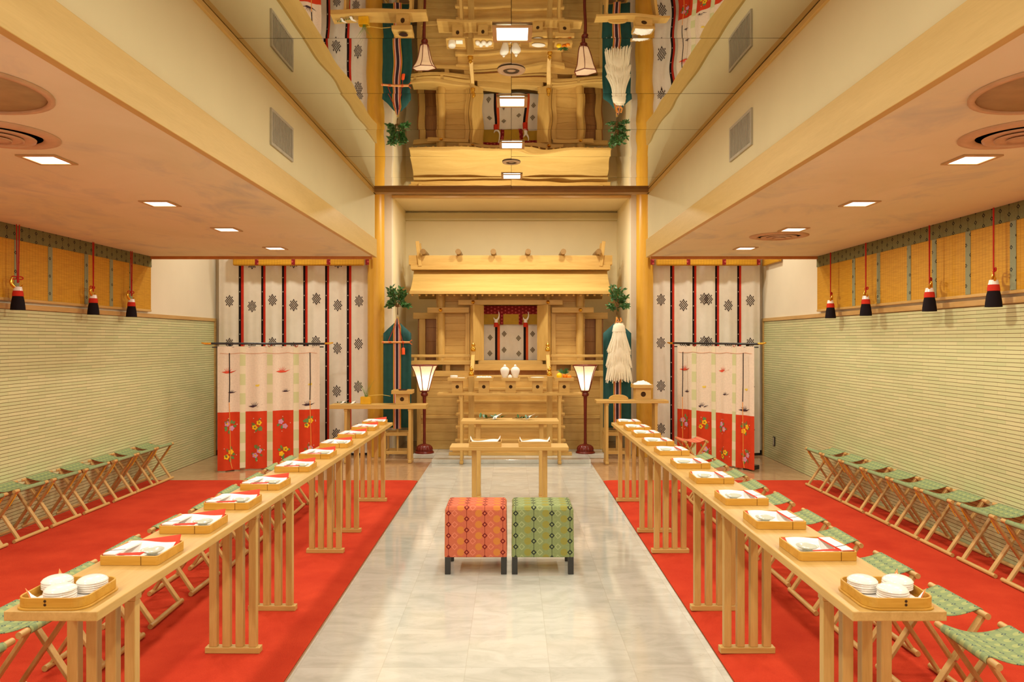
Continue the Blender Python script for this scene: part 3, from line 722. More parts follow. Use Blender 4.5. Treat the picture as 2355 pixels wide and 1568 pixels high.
# body walls
def boards(x0, x1, y, z0, z1, pitch=.105):
    pts = [(y, z0)]; z = z0
    while z < z1 - .01:
        z2 = min(z + pitch, z1); pts += [(y, z2-.0025), (y+.005, z2)]
        if z2 < z1 - .01: pts += [(y, z2+.0025)]
        z = z2
    return yz_prism(MB(), pts + [(y+.03, z1), (y+.03, z0)], x0, x1)
for s in (-1, 1):
    a, b = sorted((s*.40, s*1.06)); boards(a, b, 10.56, 1.2622, 2.30).build('wall_board', SX, sh)
    a, b = sorted((s*1.062, s*1.36)); boards(a, b, 10.86, 1.1302, 1.93, .2).build('wing_board', wood('wing_z', S(150,96,44), S(176,122,62), 'z') if s < 0 else bpy.data.materials['wing_z'], sh)
    a, b = sorted((s*1.245, s*1.335)); MB().box(a, b, 10.80, 10.858, 1.1302, 1.86).build('wing_post', SZ, sh, bevel=.003)
    a, b = sorted((s*1.062, s*1.42)); MB().box(a, b, 10.78, 10.9, 1.8602, 1.952).build('wing_beam', SX, sh, bevel=.003)
    c = MB().lathe([(.052, 1.2624), (.052, 2.30)], (s*.985, 10.515, 0), 24).build('column', SZ, sh)
    MB().lathe([(.048, 1.2624), (.048, 2.18)], (s*.527, 10.50, 0), 24).build('column', SZ, sh)
    a, b = sorted((s*.585, s*1.175)); MB().box(a, b, 10.43, 10.463, 1.937, 2.012).build('side_lintel', SX, sh, bevel=.003)
    MB().box(min(s*.58, s*.64), max(s*.58, s*.64), 10.5, 10.555, 1.2624, 1.936).build('door_jamb', SZ, sh, bevel=.002)
    for x, z in ((.527, 2.085), (.985, 1.975)):
        MB().lathe([(0, -.024), (.014, -.022), (.025, -.008), (.026, .006), (.018, .02), (0, .026)], n=16).build('brass_boss', GOLD, sh, loc=(s*x, 10.402, z)).rotation_euler = (pi/2, 0, 0)
    # open door leaf standing in front of the opening
    d = MB().bar((s*.382, 10.47, 1.645), (s*.515, 10.315, 1.645), .812, .026, up=(0,0,1))
    p, q = Vector((s*.385, 10.475)), Vector((s*.520, 10.33)); dd = (q-p); nn = Vector((-dd.y, dd.x)).normalized()*.013
    vs = [(p+nn), (q+nn), (q-nn), (p-nn)]
    mm = MB(); mm.add([(v.x, v.y, 1.2645) for v in vs] + [(v.x, v.y, 2.045) for v in vs], [(0,3,2,1),(4,5,6,7),(0,1,5,4),(1,2,6,5),(2,3,7,6),(3,0,4,7)])
    mm.build('door_leaf', SZ, sh, bevel=.003)
    a, b = sorted((s*.40, s*.43)); MB().box(a, b, 10.592, 10.95, 1.2622, 2.06).build('inner_cheek', SZ, sh)
    MB().lathe([(.036, 2.1802), (.042, 2.20), (.036, 2.25)], (s*.53, 10.40, 0), 4, rot=pi/4).build('bracket', SX, sh)
boards(-.398, .398, 10.56, 2.06, 2.30).build('wall_board', SX, sh)
MB().box(-.735, .735, 10.41, 10.447, 2.048, 2.118).build('lintel', SX, sh, bevel=.003)
MB().box(-.455, .455, 10.41, 10.60, 1.1665, 1.262).build('sill', SX, sh, bevel=.003)
MB().box(-.43, .43, 10.952, 10.98, 1.2622, 2.3).build('back_board', SX, sh)
MB().box(-.549, .549, 10.47, 10.50, 1.0502, 1.1662).build('recess_board', bpy.data.materials['wing_z'], sh)  # darker wood colour stands in for the shade of the recess
# roof
pr = []
for i in range(9):
    t = i/8; pr.append((10.20 + .42*t, 2.234 + .316*t - .035*sin(pi*t)))
po = [(10.20, 2.186)] + pr + [(10.75, 2.53), (11.22, 2.22), (11.22, 2.17), (10.70, 2.47), (10.60, 2.47)]
m = yz_prism(MB(), po, -1.388, 1.388); m.build('roof', wood('roof_x', S(188,152,84), S(208,174,104), 'x', .45, .35, 14), sh, bevel=.004)
MB().box(-1.395, 1.395, 10.190, 10.1995, 2.186, 2.226).build('eave_board', SX, sh, bevel=.002)
for i in range(29):
    x = -1.358 + .097*i
    MB().bar((x, 10.225, 2.170), (x, 10.62, 2.455), .026, .026, up=(1,0,0)).build('rafter', SX, sh)
MB().box(-1.42, 1.42, 10.50, 10.74, 2.552, 2.622).build('ridge_course', SX, sh, bevel=.004)
MB().box(-1.45, 1.45, 10.52, 10.73, 2.6222, 2.757).build('ridge_beam', SX, sh, bevel=.005)
for x in (-1.232, -.738, -.243, .248, .745, 1.242):
    MB().rod((x, 10.40, 2.797), (x, 10.86, 2.797), .039, n=20).build('ridge_log', wood('log_y', S(132,98,52), S(156,120,68), 'y') if 'log_y' not in bpy.data.materials else bpy.data.materials['log_y'], sh, bevel=.003)
for s in (-1, 1):
    for k in (-1, 1):
        MB().bar((s*1.284, 10.628 + k*.124, 2.60), (s*1.326, 10.628 + k*.124, 2.955), .030, .048, up=(1,0,0)).build('roof_finial', SZ, sh, bevel=.003)
# stairs
for k in range(6):
    y, z = 9.70 + .0755*k, .246 + .165*k
    zb_ = .052 if k == 0 else z - .165 - .0
    MB().box(-.70, .70, y+.014, y+.0755+.014, zb_+.0005, z-.03).build('riser', SX, sh)
    MB().box(-.725, .725, y, y+.0755+.013, z-.0298, z).build('tread', SX, sh, bevel=.003)
MB().box(-.80, .80, 9.60, 9.695, .0505, .088).build('ground_sill', SX, sh, bevel=.003)
MB().box(-.755, .755, 9.63, 9.70, .0882, .126).build('ground_sill', SX, sh, bevel=.003)
def finial(nm, x, y, z, parent, k=1.0):
    return MB().lathe([(.0, -.0), (.043*k, 0), (.043*k, .045*k), (.034*k, .05*k), (.036*k, .062*k), (.026*k, .07*k), (.022*k, .078*k), (.034*k, .092*k), (.036*k, .108*k), (.026*k, .126*k), (.009*k, .14*k), (.004*k, .156*k), (0, .16*k)], n=20).build(nm, GOLD, parent, loc=(x, y, z))
for s in (-1, 1):
    x = s*.508
    n_ = MB().box(x-.038, x+.038, 9.575, 9.651, .0505, 1.085).build('newel_post', SZ, sh, bevel=.005)
    finial('brass_finial', x, 9.613, 1.0852, n_, .8)
    n_ = MB().box(x-.024, x+.024, 10.05, 10.10, 1.2, 1.40).build('upper_post', SZ, sh, bevel=.004)
    finial('brass_finial', x, 10.075, 1.4002, n_, .78)
    MB().bar((x, 9.655, 1.06), (x, 10.048, 1.335), .040, .05, up=(1,0,0)).build('handrail', SY, sh, bevel=.004)

# hangings inside the shrine
def decal(m, poly, sx, sz, cx, cz, y, mi, rot=0.0):
    c, s_ = cos(rot), sin(rot)
    m.add([(cx + (px*c - pz*s_)*sx, y if not callable(y) else y(cx + (px*c - pz*s_)*sx, cz + (px*s_ + pz*c)*sz), cz + (px*s_ + pz*c)*sz) for px, pz in poly], [tuple(range(len(poly)))], mi)
DIA = [(0,-1),(1,0),(0,1),(-1,0)]
YI = 10.72
m = MB(); X0, X1 = -.385, .395
st = [gx(p, YI) + .012 for p in (1138.5, 1143.9, 1149.7, 1204.0, 1209.4, 1214.8)]
us = sorted(set([X0 + (X1-X0)*i/60 for i in range(61)] + st))
def mfn(u, v):
    for a in (0, 3):
        if st[a] < u < st[a+1]: return 1
        if st[a+1] < u < st[a+2]: return 2
    return 0
fy = lambda x, z: YI + .006*sin(x*38) - .002
ORF = plain('orange_stripe_fabric', S(214,92,44), .85, .15)
GRM = plain('grey_motif_fabric', S(128,116,92), .9, .1)
m.grid(lambda u, v: (u, fy(u, v)+.002, v), us, [1.2625, 1.45, 1.65, 1.85, 2.04], mfn=mfn)
for px_, pz_ in ((815,730),(810,1005),(1060,665),(1058,945),(1310,740),(1315,1010),(1555,665),(1555,945)):
    cx, cz = gx(1020 + px_/7.597, YI) + .012, gz(680 + pz_/7.597, YI)
    for a in (-.5, 0, .5):
        for b in (-.5, 0, .5):
            decal(m, DIA, .0115, .0135, cx + (a-b)*.026, cz + (a+b)*.031, lambda x, z: fy(x, z) - .002, 3)
o = m.build('shrine_curtain', [WHITEF, BLK_F, ORF, GRM], loc=(-.012, 0, 0)); tag(o, 'small white curtain with grey diamonds hanging inside the shrine doors', 'curtain')
t = thing('shrine_blind', 'short gold blind with dark red brocade head inside the shrine', 'blind', (-.012, 0, 0))
MB().box(X0, X1, YI-.05, YI-.042, gz(746, YI), gz(722.5, YI)).build('blind_sheet', plain('gold_green_bamboo', S(176,138,20), .6, .3), t)
MB().box(X0, X1, YI-.056, YI-.040, gz(722.5, YI)+.0003, 2.045).build('brocade_head', REDB, t)
for a, b in ((1149.7, 1157.5), (1193, 1201.6)):
    MB().box(gx(a, YI)+.012, gx(b, YI)+.012, YI-.054, YI-.0505, gz(746, YI)-.004, gz(722.5, YI)).build('brocade_strip', REDB, t)
def tassel(name, label, loc, group, k=1.0, cord=.4, bow=True, fringe_h=.108, rz=0.0, hookm=None):
    t = thing(name, label, 'tassel', loc, rz, group)      # origin at the bottom of the fringe
    m = MB(); n = 28; zf = fringe_h
    if fringe_h > .02:
        m.lathe([(.052*k, 0), (.050*k, .03*k), (.043*k, zf*.75), (.037*k, zf)], n=n, lobes=14, amp=.10).build('fringe', BLK_F, t)
    MB().lathe([(.039*k, zf+.0005), (.038*k, zf+.02*k), (.034*k, zf+.043*k)], n=24).build('band', RED_F, t)
    MB().lathe([(.033*k, zf+.0435*k), (.030*k, zf+.06*k), (.027*k, zf+.075*k)], n=20).build('cap', PORC, t)
    pts = []; R_ = .043*k
    for i in range(15):
        a = radians(200 + 205*i/14); q = 1 + .35*max(0, (i-8)/6)
        pts.append((R_*q*cos(a), -.004*k, zf + .108*k + R_*q*sin(a)))
    MB().tube(pts, [.003*k + .0095*k*sin(pi*i/14)**.6 for i in range(15)], 10).build('hook', hookm or GOLD, t)
    if bow:
        c = MB(); zt = zf + .135*k
        for s in (-1, 1): c.rod((s*.004*k, 0, zt-.03*k), (s*.011*k, 0, zt+cord), .0042*k, n=8)
        c.build('cord', REDC, t)
        b = MB()
        for s in (-1, 1):
            b.tube([(s*.002*k + s*.034*k*(1-cos(a))/1.6, -.008*k, zt+.01*k + .011*k*sin(a)) for a in [2*pi*i/14 for i in range(14)]], .0045*k, 8, closed=True)
        b.build('bow', REDC, t)
    return t
for i, px_ in enumerate((1141.0, 1208.5)):
    tassel('shrine_tassel', 'small hooked red tassel on the shrine blind, %s stripe' % ('left' if i == 0 else 'right'), (gx(px_, 10.62), 10.60, gz(752, 10.6)), 'small tassels inside the shrine', .85, fringe_h=.0, bow=False, hookm=PORC).scale = (1, 1, 1.75)

# ================================================================ altar tables
def slab_table(name, label, x0, x1, y0, y1, z, th, legs, ld, wm=SX):
    t = thing(name, label, 'table', ((x0+x1)/2, (y0+y1)/2, .0022)); hx, hy = (x1-x0)/2, (y1-y0)/2; z -= .0022
    MB().box(-hx, hx, -hy, hy, z-th, z).build('tabletop', wm, t, bevel=.003)
    for a, b in legs:
        a -= t.location.x; b -= t.location.x
        MB().box(a, b, -ld/2, ld/2, .028, z-th-.0002).build('leg', SZ, t, bevel=.003)
        MB().box(a-.002, b+.002, -ld/2-.02, ld/2+.02, 0, .0278).build('foot_bar', SY, t, bevel=.003)
    return t
slab_table('offering_table', 'wooden table with two folded paper trays before the brocade stools', -.493, .458, 5.894, 6.118, .697, .028, [(-.32,-.284), (.253,.291)], .06)
slab_table('offering_table', 'wooden table bearing two leafy sprigs below the altar', -.488, .462, 7.146, 7.427, .768, .030, [(-.349,-.302), (.273,.315)], .12)
def eight_leg(name, label, x0, x1, y0, y1, z, th, inset, zbase, lw=.034):
    t = thing(name, label, 'table', ((x0+x1)/2, (y0+y1)/2, zbase)); hx, hy = (x1-x0)/2, (y1-y0)/2; z -= zbase
    MB().box(-hx, hx, -hy, hy, z-th, z).build('tabletop', SX, t, bevel=.003)
    for s, xi in ((-1, inset[0]), (1, inset[1])):
        x = s*(hx - xi)
        for k in range(4):
            y = -hy + .04 + (2*hy-.08)*k/3
            m = MB().box(x-lw/2, x+lw/2, y-.014, y+.014, .0402, z-th-.0282)
            m.build('leg', SZ, t, bevel=.002)
        MB().box(x-lw/2-.006, x+lw/2+.006, -hy+.015, hy-.015, .0, .04).build('foot_rail', SY, t, bevel=.01)
        MB().box(x-lw/2-.004, x+lw/2+.004, -hy+.02, hy-.02, z-th-.028, z-th-.0002).build('top_rail', SY, t, bevel=.002)
    return t
eight_leg('altar_table', 'long altar table carrying five offering stands', -.923, .88, 9.18, 9.44, .891, .028, (.30, .277), .0022)
eight_leg('side_table', 'side table with gold box and sprigs under the sword banner', -2.287, -1.07, 9.28, 9.54, .737, .052, (.20, .21), -.002)
eight_leg('side_table', 'side table with paper topped stand under the white streamers', 1.058, 1.955, 9.18, 9.42, .80, .035, (.135, .15), -.002)

# offering stands: a tray on a box with a round hole
def make_stand(label, loc, wb, hb, wt, ht):
    t = thing('offering_stand', label, 'stand', loc, 0, 'wooden offering stands on the altar tables')
    h = wb/2; m = MB(); yq = -h
    n = 20; R_ = wb*.17; sq = []
    for i in range(n):
        a = 2*pi*i/n - 3*pi/4; c, s_ = cos(a), sin(a); k = max(abs(c), abs(s_)); sq.append((c/k, s_/k))
    ring = [(R_*cos(2*pi*i/n - 3*pi/4), R_*sin(2*pi*i/n - 3*pi/4)) for i in range(n)]
    zc = hb*.5
    outer = [(x*h, (zc + zz*hb/2)) for x, zz in sq]
    vs = [(x, yq, zz) for x, zz in outer] + [(x, yq, zc + zz) for x, zz in ring] + [(x, yq+.008, zc + zz) for x, zz in ring]
    m.add(vs, [(i, (i+1) % n, n+(i+1) % n, n+i) for i in range(n)] + [(n+i, n+(i+1) % n, 2*n+(i+1) % n, 2*n+i) for i in range(n)])
    m.add([(-h,yq,0),(h,yq,0),(h,h,0),(-h,h,0),(-h,yq,hb),(h,yq,hb),(h,h,hb),(-h,h,hb)], [(1,2,6,5),(2,3,7,6),(3,0,4,7),(4,5,6,7)])
    m.build('body', SX, t)
    MB().box(-h+.012, h-.012, yq+.012, yq+.016, .006, hb-.006).build('hole_shade', DK, t)  # dark plate standing in for the shade inside the hole
    tray_mesh(wt, wt, ht, .014, 0, 3, ht*.6).build('tray', SX, t, loc=(0, 0, hb+.0004), bevel=.0015, seg=1)
    return t
ZA = .8914
stX = [gx(p, 9.30) for p in (1052.3, 1113, 1174.5, 1236, 1297)]
names5 = ['stand with white box and strip, first on the long altar table', 'stand with white rice cakes, second on the long altar table', 'stand with two sake bottles, middle of the long altar table', 'stand with a white plate, fourth on the long altar table', 'stand with lemon and orange, last on the long altar table']
for x, nm in zip(stX, names5): make_stand('wooden offering ' + nm, (x, 9.31, ZA), .131, .150, .238, .040)
zt = ZA + .150 + .0252
# contents
for i, px_ in enumerate((1161, 1185)):
    t = thing('sake_bottle', 'white porcelain sake bottle, %s of the pair on the altar' % ('left' if i == 0 else 'right'), 'bottle', (gx(px_, 9.31), 9.33, zt), 0, 'white sake bottles')
    MB().lathe([(.026, 0), (.030, .004), (.038, .03), (.052, .07), (.058, .098), (.054, .12), (.038, .138), (.020, .148), (.014, .153)], n=32).build('body', PORC, t)
    MB().lathe([(.0135, .1532), (.018, .156), (.019, .163), (.013, .169), (.006, .176), (0, .178)], n=20).build('stopper', PORC, t)
t = thing('water_pot', 'tiny white lidded pot in front of the sake bottles', 'pot', (gx(1173, 9.25), 9.25, zt))
MB().lathe([(.018, 0), (.027, .012), (.027, .028), (.02, .034)], n=24).build('body', PORC, t)
MB().lathe([(.022, .0345), (.018, .043), (.006, .048), (.005, .054), (0, .056)], n=20).build('lid', PORC, t)
tag(MB().lathe([(.045, 0), (.047, .02), (.047, .036), (.044, .041), (0, .042)], n=28).build('salt_box', PORC, loc=(gx(1044, 9.31), 9.31, zt)), 'round white box on the first offering stand', 'box')
tag(MB().box(-.042, .042, -.03, .03, 0, .012).build('paper_packet', PAPER, loc=(gx(1061, 9.31), 9.31, zt), bevel=.003), 'flat white packet on the first offering stand', 'packet')
rnd = random.Random(9)
k = 0
for x, y in ((-.07, -.01), (-.035, .02), (.0, -.015), (.036, .018), (.072, -.008)):
    nth = ['first','second','third','fourth','last'][k]; k += 1
    tag(MB().lathe([(.0, 0), (.02, .001), (.028, .01), (.026, .02), (.016, .028), (0, .031)], n=20).build('rice_cake', PORC, loc=(stX[1] + x, 9.31 + y, zt)), 'rounded white rice cake, %s across the second offering stand' % nth, 'food', 'white rice cakes')
tag(MB().lathe([(0, .003), (.06, .004), (.085, .014), (.09, .018), (.084, .017), (.05, .008), (0, .007)], n=32).build('white_plate', PORC, loc=(stX[3], 9.31, zt)), 'shallow white plate on the fourth offering stand', 'plate')
YEL, ORA = plain('lemon_skin', S(250,208,20), .4, .4), plain('orange_skin', S(240,140,20), .45, .4)
LEM = [(0, 0), (.022, .004), (.034, .022), (.036, .042), (.026, .062), (.008, .072), (0, .074)]
tag(MB().lathe(LEM, n=24).build('lemon', YEL, loc=(gx(1286, 9.29), 9.28, zt)), 'bright yellow lemon on the last offering stand', 'fruit')
tag(MB().lathe([(0,0),(.02,.003),(.034,.02),(.036,.034),(.028,.052),(.012,.06),(0,.061)], n=24).build('orange_fruit', ORA, loc=(gx(1300, 9.31), 9.31, zt)), 'orange fruit beside the lemon', 'fruit')
tag(MB().lathe([(0,0),(.016,.003),(.028,.016),(.029,.028),(.022,.044),(.01,.05),(0,.051)], n=24).build('orange_fruit', ORA, loc=(gx(1309, 9.27), 9.26, zt)), 'small orange fruit at the end of the altar', 'fruit')
m = MB(); rnd = random.Random(21)
for i in range(9):
    a = rnd.uniform(-.6, 2.6); m.leaf((0,0,0), (cos(a), rnd.uniform(-.4,.4), .35 + .4*abs(sin(a))), (0,-1,.4), rnd.uniform(.06,.10), .03)
tag(m.build('green_leaves', LEAFD, loc=(gx(1296, 9.3), 9.285, zt + .062)), 'green leaves resting on the lemon and orange', 'leaves', kind='thing')
# trays with folded pale papers on the front offering table
for i, (a, b) in enumerate(((1078.5, 1153), (1193, 1267.5))):
    y0 = 5.905; x0, x1 = gx(a, y0), gx(b, y0); cx = (x0+x1)/2; w_ = x1-x0
    nm = 'left' if i == 0 else 'right'
    t = thing('paper_tray', 'low wooden tray, %s of two on the front offering table' % nm, 'tray', (cx, 6.0, .6976), 0, 'trays on the front offering table')
    tray_mesh(w_, .17, .040, .008, 0, 3).build('body', SX, t, bevel=.0012, seg=1)
    m = MB(); us = [-w_/2*.93 + w_*.93*q/20 for q in range(21)]; vs = [-.07 + .14*q/8 for q in range(9)]
    m.grid(lambda u, v: (u, v, .030 + .008*sin(u*24 + i) + .010*cos(v*22) + .040*max(0, abs(u)/w_*2 - .78)/.15*(.3 + .7*(v < 0)) ), us, vs)
    o = m.build('folded_paper', PINKW, loc=(cx, 6.0, .6976), solid=.001); tag(o, 'creased pale paper in the %s tray of the front offering table' % nm, 'paper', 'pale folded papers')
# leafy sprigs with white paper
def sprig(label, loc, rz, k=1.0, seed=1):
    r = random.Random(seed); t = thing('sakaki_sprig', label, 'sprig', loc, rz, 'leafy sprigs with white paper')
    MB().tube([(-.16*k, 0, .008), (-.05*k, .004, .012), (.08*k, 0, .02)], .0035*k, 8).build('twig', STEM, t)
    m = MB()
    for i in range(16):
        x = r.uniform(-.12, .13)*k; s = r.choice((-1, 1)); m.leaf((x, 0, .014), (r.uniform(-.3, 1), s*r.uniform(.3, 1), r.uniform(.05, .6)), (0,0,1), r.uniform(.05,.085)*k, .03*k)
    m.build('foliage', LEAFD, t)
    m = MB(); z = .03*k
    m.add([(0,-.03,.004),(.035,-.05,.012),(.055,-.02,.035),(.02,.0,.03),(.075,-.045,.05),(.1,-.02,.06),(.06,.015,.04)], [(0,1,2,3),(2,4,5,6),(3,2,6)])
    m.build('paper_streamer', PAPER, t, solid=.001); return t
sprig('leafy sprig with white paper, left of two on the second offering table', (gx(1131, 7.28), 7.27, .7702), .2, 1.0, 4)
sprig('leafy sprig with white paper, right of two on the second offering table', (gx(1208, 7.28), 7.27, .7702), -.1, .8, 5)
sprig('leafy sprig at the outer end of the side table with the gold box', (gx(784, 9.4), 9.40, .7392), 0, .5, 6)
sprig('leafy sprig beside the gold box on the side table', (gx(808, 9.4), 9.37, .7392), .1, .42, 8)
# side table items
m = MB(); bx = gx(840.5, 9.38)
t = thing('gold_box', 'small gold box with grass blades on the side table', 'box', (bx, 9.41, .7392))
tray_mesh(.125, .10, .092, .006, 0, 3).build('body', plain('gold_box_paint', S(222,170,20), .35, .5), t, bevel=.0015, seg=1)
r = random.Random(2); m = MB()
for i in range(12):
    a = r.uniform(0, 6.28); l = r.uniform(.08, .26); m.tube([(r.uniform(-.03,.03), r.uniform(-.02,.02), .01), (.02*cos(a), .02*sin(a), .08+.3*l), (.09*cos(a)*l/.2, .05*sin(a), .05+l)], [.0022,.002,.0008], 5)
m.build('grass_blades', LEAFL, t)
tag(MB().tube([(bx+.04, 9.40, .842), (bx+.20, 9.40, .856), (gx(898, 9.4), 9.40, .838)], [.004,.0035,.003], 8).build('bamboo_stick', plain('bamboo_stick', S(206,172,80), .5, .3)), 'thin bamboo stick lying from the gold box to the stand', 'stick')
make_stand('wooden offering stand with dark dish under the sword banner', (gx(925.5, 9.36), 9.40, .7374), .158, .135, .26, .045)
tag(MB().lathe([(.028, 0), (.05, .012), (.062, .024), (.058, .024), (.04, .014), (0, .012)], n=28).build('dark_dish', plain('dark_lacquer', S(58,34,26), .3, .5), loc=(gx(926, 9.38), 9.40, .7374+.135+.0004+.0278)), 'dark lacquered dish on the stand under the sword banner', 'dish')
make_stand('wooden offering stand with white paper heap under the white streamers', (gx(1477.5, 9.28), 9.31, .8004), .19, .150, .248, .045)
m = MB(); r = random.Random(4)
us = [-.11 + .22*i/14 for i in range(15)]
m.grid(lambda u, v: (u, v, .006 + .055*cos(u*13)*cos(v*13) + .008*sin(u*90)*sin(v*70+1)), us, us)
tag(m.build('paper_heap', PAPER, loc=(gx(1477.5, 9.28), 9.31, .8004+.150+.0004+.0278), solid=.0015), 'crumpled white paper heap on the stand near the white streamers', 'paper')
m = MB(); poly = [(.123*cos(pi*i/16), .062*sin(pi*i/16)**.8 if 0 < i < 16 else 0) for i in range(17)]
m.prism(poly, -.02, .02)
tag(m.build('wooden_block', SX, loc=(gx(1422.5, 9.34), 9.34, .8004), bevel=.003), 'half round wooden block on the side table below the white streamers', 'block')
# ================================================================ striped curtains of the two bays
def motif(m, cx, cz, yf, k=1.0, mi=3):
    # lozenge crest: lattice of small lozenges inside an oval with pointed tips
    for a in range(-4, 5):
        for b in range(-4, 5):
            x, z = (a-b)*.0125*k, (a+b)*.0165*k
            if (x/.056)**2 + (z/.068)**2 > k*k or abs(x) < .001 and abs(z) < .001: continue
            decal(m, DIA, .0090*k, .0119*k, cx+x, cz+z, yf, mi)
    decal(m, DIA, .008*k, .011*k, cx, cz, yf, mi)
    for s in (-1, 1):
        decal(m, [(-.012*k,0),(.012*k,0),(0,s*.022*k)] if s > 0 else [(.012*k,0),(-.012*k,0),(0,s*.022*k)], 1, 1, cx, cz + s*.062*k, yf, mi)
def bay_curtain(label, x0, x1, Y, stripes, motifs, amp, seed):
    r = random.Random(seed); ph = r.uniform(0, 6)
    fy = lambda x, z: Y + amp*sin(2*pi*x/.29 + ph)*(.6 + .4*sin(1.7*x + ph)) + .25*amp*sin(2*pi*x/.11 + 2*ph)
    st = [(gx(a, Y), gx((a+b)/2, Y), gx(b, Y)) for a, b in stripes]
    us = sorted(set([x0 + (x1-x0)*i/90 for i in range(91)] + [q for t in st for q in t]))
    def mfn(u, v):
        for a, b, c in st:
            if a < u < b: return 1
            if b < u < c: return 2
        return 0
    m = MB(); vs = [.035 + (2.78-.035)*i/14 for i in range(15)]
    m.grid(lambda u, v: (u, fy(u, v), v), us, vs, mfn=mfn)
    yd = lambda x, z: fy(x, z) - .0035
    for px_, py_ in motifs: motif(m, gx(px_, Y), gz(py_, Y), yd)
    # pale woven dashes in the dark stripes
    for a, b, c in st:
        z = .3 + .07*(int(a*10) % 3)
        while z < 2.5:
            decal(m, DIA, .006, .009, (a+b)/2, z, yd, 0); z += .19
    o = m.build('striped_curtain', [WHITEF, BLK_F, RED_F, MOTIF]); return tag(o, label, 'curtain', 'striped curtains beside the alcove')
mo = []
for x, y in ((528,692),(580,704),(627,690),(676,701.5),(728,687),(777,702),(826,692)):
    for k in range(-1, 4): mo.append((x + (-1.0*k if x > 700 else 0), y + 98.5*k))
mo = [q for q in mo if q[1] > 600]
bay_curtain('white curtain of seven panels with dark crests between the shorter pillar and left tiles', -3.93, -1.925, 9.93, [(548.5,560.5),(600,611),(648,658),(696.5,707.5),(747,757),(797,808)], mo, .016, 2)
mo = []
for x, y in ((1520,689),(1571.5,701.5),(1619,687),(1629,688),(1674.5,702.5),(1725,691)):
    for k in range(-1, 4): mo.append((x, y + 99.0*k))
mo = [q for q in mo if q[1] > 605]
bay_curtain('white curtain of five panels with dark crests beside the right tiled wall', 1.89, 3.34, 9.93, [(1541,1551.5),(1592.5,1602),(1645,1654.5),(1695.5,1705.5)], mo, .016, 5)
def rolled_blind(label, x0, x1, strips):
    t = thing('rolled_blind', label, 'blind', ((x0+x1)/2, 9.80, 2.66), 0, 'rolled blinds above the striped curtains'); h = (x1-x0)/2; m = MB()
    for q in range(1): m.box(-h, h, -.05, .02, -.125, .10)
    m.build('roll', BAMBOO, t, bevel=.02, seg=3)
    for p_ in strips:
        x = gx(p_, 9.76) - t.location.x; MB().box(x-.024, x+.024, -.0525, -.0505, -.118, .095).build('brocade_strip', REDB, t)
rolled_blind('rolled gold blind over the seven panel curtain', gx(535, 9.76), -1.95, (591, 675, 756, 845))
tag(MB().box(3.345, 3.385, 9.25, 9.86, 2.535, 2.78).build('rolled_blind', BAMBOO, bevel=.01), 'short rolled gold blind on the right wall above the white plaster', 'blind', 'rolled blinds above the striped curtains')
rolled_blind('rolled gold blind over the five panel curtain', 1.92, gx(1746, 9.76), (1500, 1583, 1665, 1744))

# ================================================================ blinds on the side walls
for s, side in ((-1, 'left'), (1, 'right')):
    xw = (XL if s < 0 else XR) - s*.001
    t = thing('bamboo_blind', 'long gold bamboo blind with green brocade head on the %s wall' % side, 'blind', (xw, 0, 0), 0, 'bamboo blinds on the side walls')
    q = lambda a, b: sorted((-s*a, -s*b))
    ya, yb = YR+.1, 8.14
    MB().box(*q(.022, .030), ya, yb, 1.885, 2.46).build('blind_sheet', BAMBOO, t)
    MB().box(*q(.018, .036), ya-.003, yb+.003, 2.352, 2.4695).build('brocade_head', GREENB, t)
    MB().box(*q(.014, .038), ya, yb, 1.862, 1.885).build('bottom_rod', WY, t, bevel=.004)
    MB().rod((-s*.026, yb+.0015, 1.87), (-s*.026, yb+.0015, 2.345), .004, n=8).build('edge_binding', ED, t)
    ys = [5.93, 6.36, 6.90, 7.33, 7.71] if s < 0 else [7.27, 6.78, 6.26, 5.885, 5.45, 4.96]
    y = min(ys) - .46
    while y > 0: ys.append(y); y -= .46
    for k, y in enumerate(ys):
        MB().box(*q(.0305, .0335), y-.03, y+.03, 1.887, 2.3515).build('brocade_strip', GREENS, t)
    MB().box(*q(0, .0138), ya, yb, 2.38, 2.44).build('hanger_batten', WY, t)
    tt = [(-3.885, 5.82, 'nearest the camera'), (-3.885, 6.87, 'middle of three'), (-3.885, 7.56, 'nearest the altar')] if s < 0 else [(3.275, 5.02, 'nearest the camera'), (3.275, 5.79, 'second from the camera'), (3.275, 6.83, 'third from the camera'), (3.275, 7.585, 'nearest the altar')]
    r = random.Random(3 if s < 0 else 4)
    for x, y, w_ in tt:
        tassel('blind_tassel', 'black and red hooked tassel on the %s wall blind, %s' % (side, w_), (x, y, 1.775 + (.012 if s < 0 else 0)), 'hooked tassels on the wall blinds', 1.0, cord=.43, rz=radians(90*s + r.uniform(-50, 50)))

# ================================================================ flowered screens
CLW, CLR = plain('screen_blush_fabric', S(226,210,188), .85, .15, vary=.06, scale=60), plain('screen_red_fabric', S(204,64,32), .85, .15, vary=.05)
STG = None
def strip_mat():
    k = N('checked_green_strip'); v = k.coord('Object'); x, y, z = k.xyz(v)
    f = k.ma('FRACT', k.ma('DIVIDE', z, .23)); c = k.mix(k.ma('GREATER_THAN', f, .42), S(224,214,182), S(202,204,154))
    k.col(c); k.setp(.85, .15); return k.m
STG = strip_mat()
LIL, YELF, GRN, OLV, CRR, CRB, PYL = [plain(n_, c, .85, .1, vary=.1) for n_, c in (('lilac_petals', S(206,150,186)), ('yellow_petals', S(240,190,40)), ('leaf_green_print', S(104,140,80)), ('olive_print', S(130,110,60)), ('red_crane_print', S(218,84,60)), ('dark_crane_print', S(70,50,60)), ('pale_yellow_print', S(228,200,80)))]
MATS = [CLW, CLR, LIL, YELF, GRN, OLV, CRR, CRB, PYL]
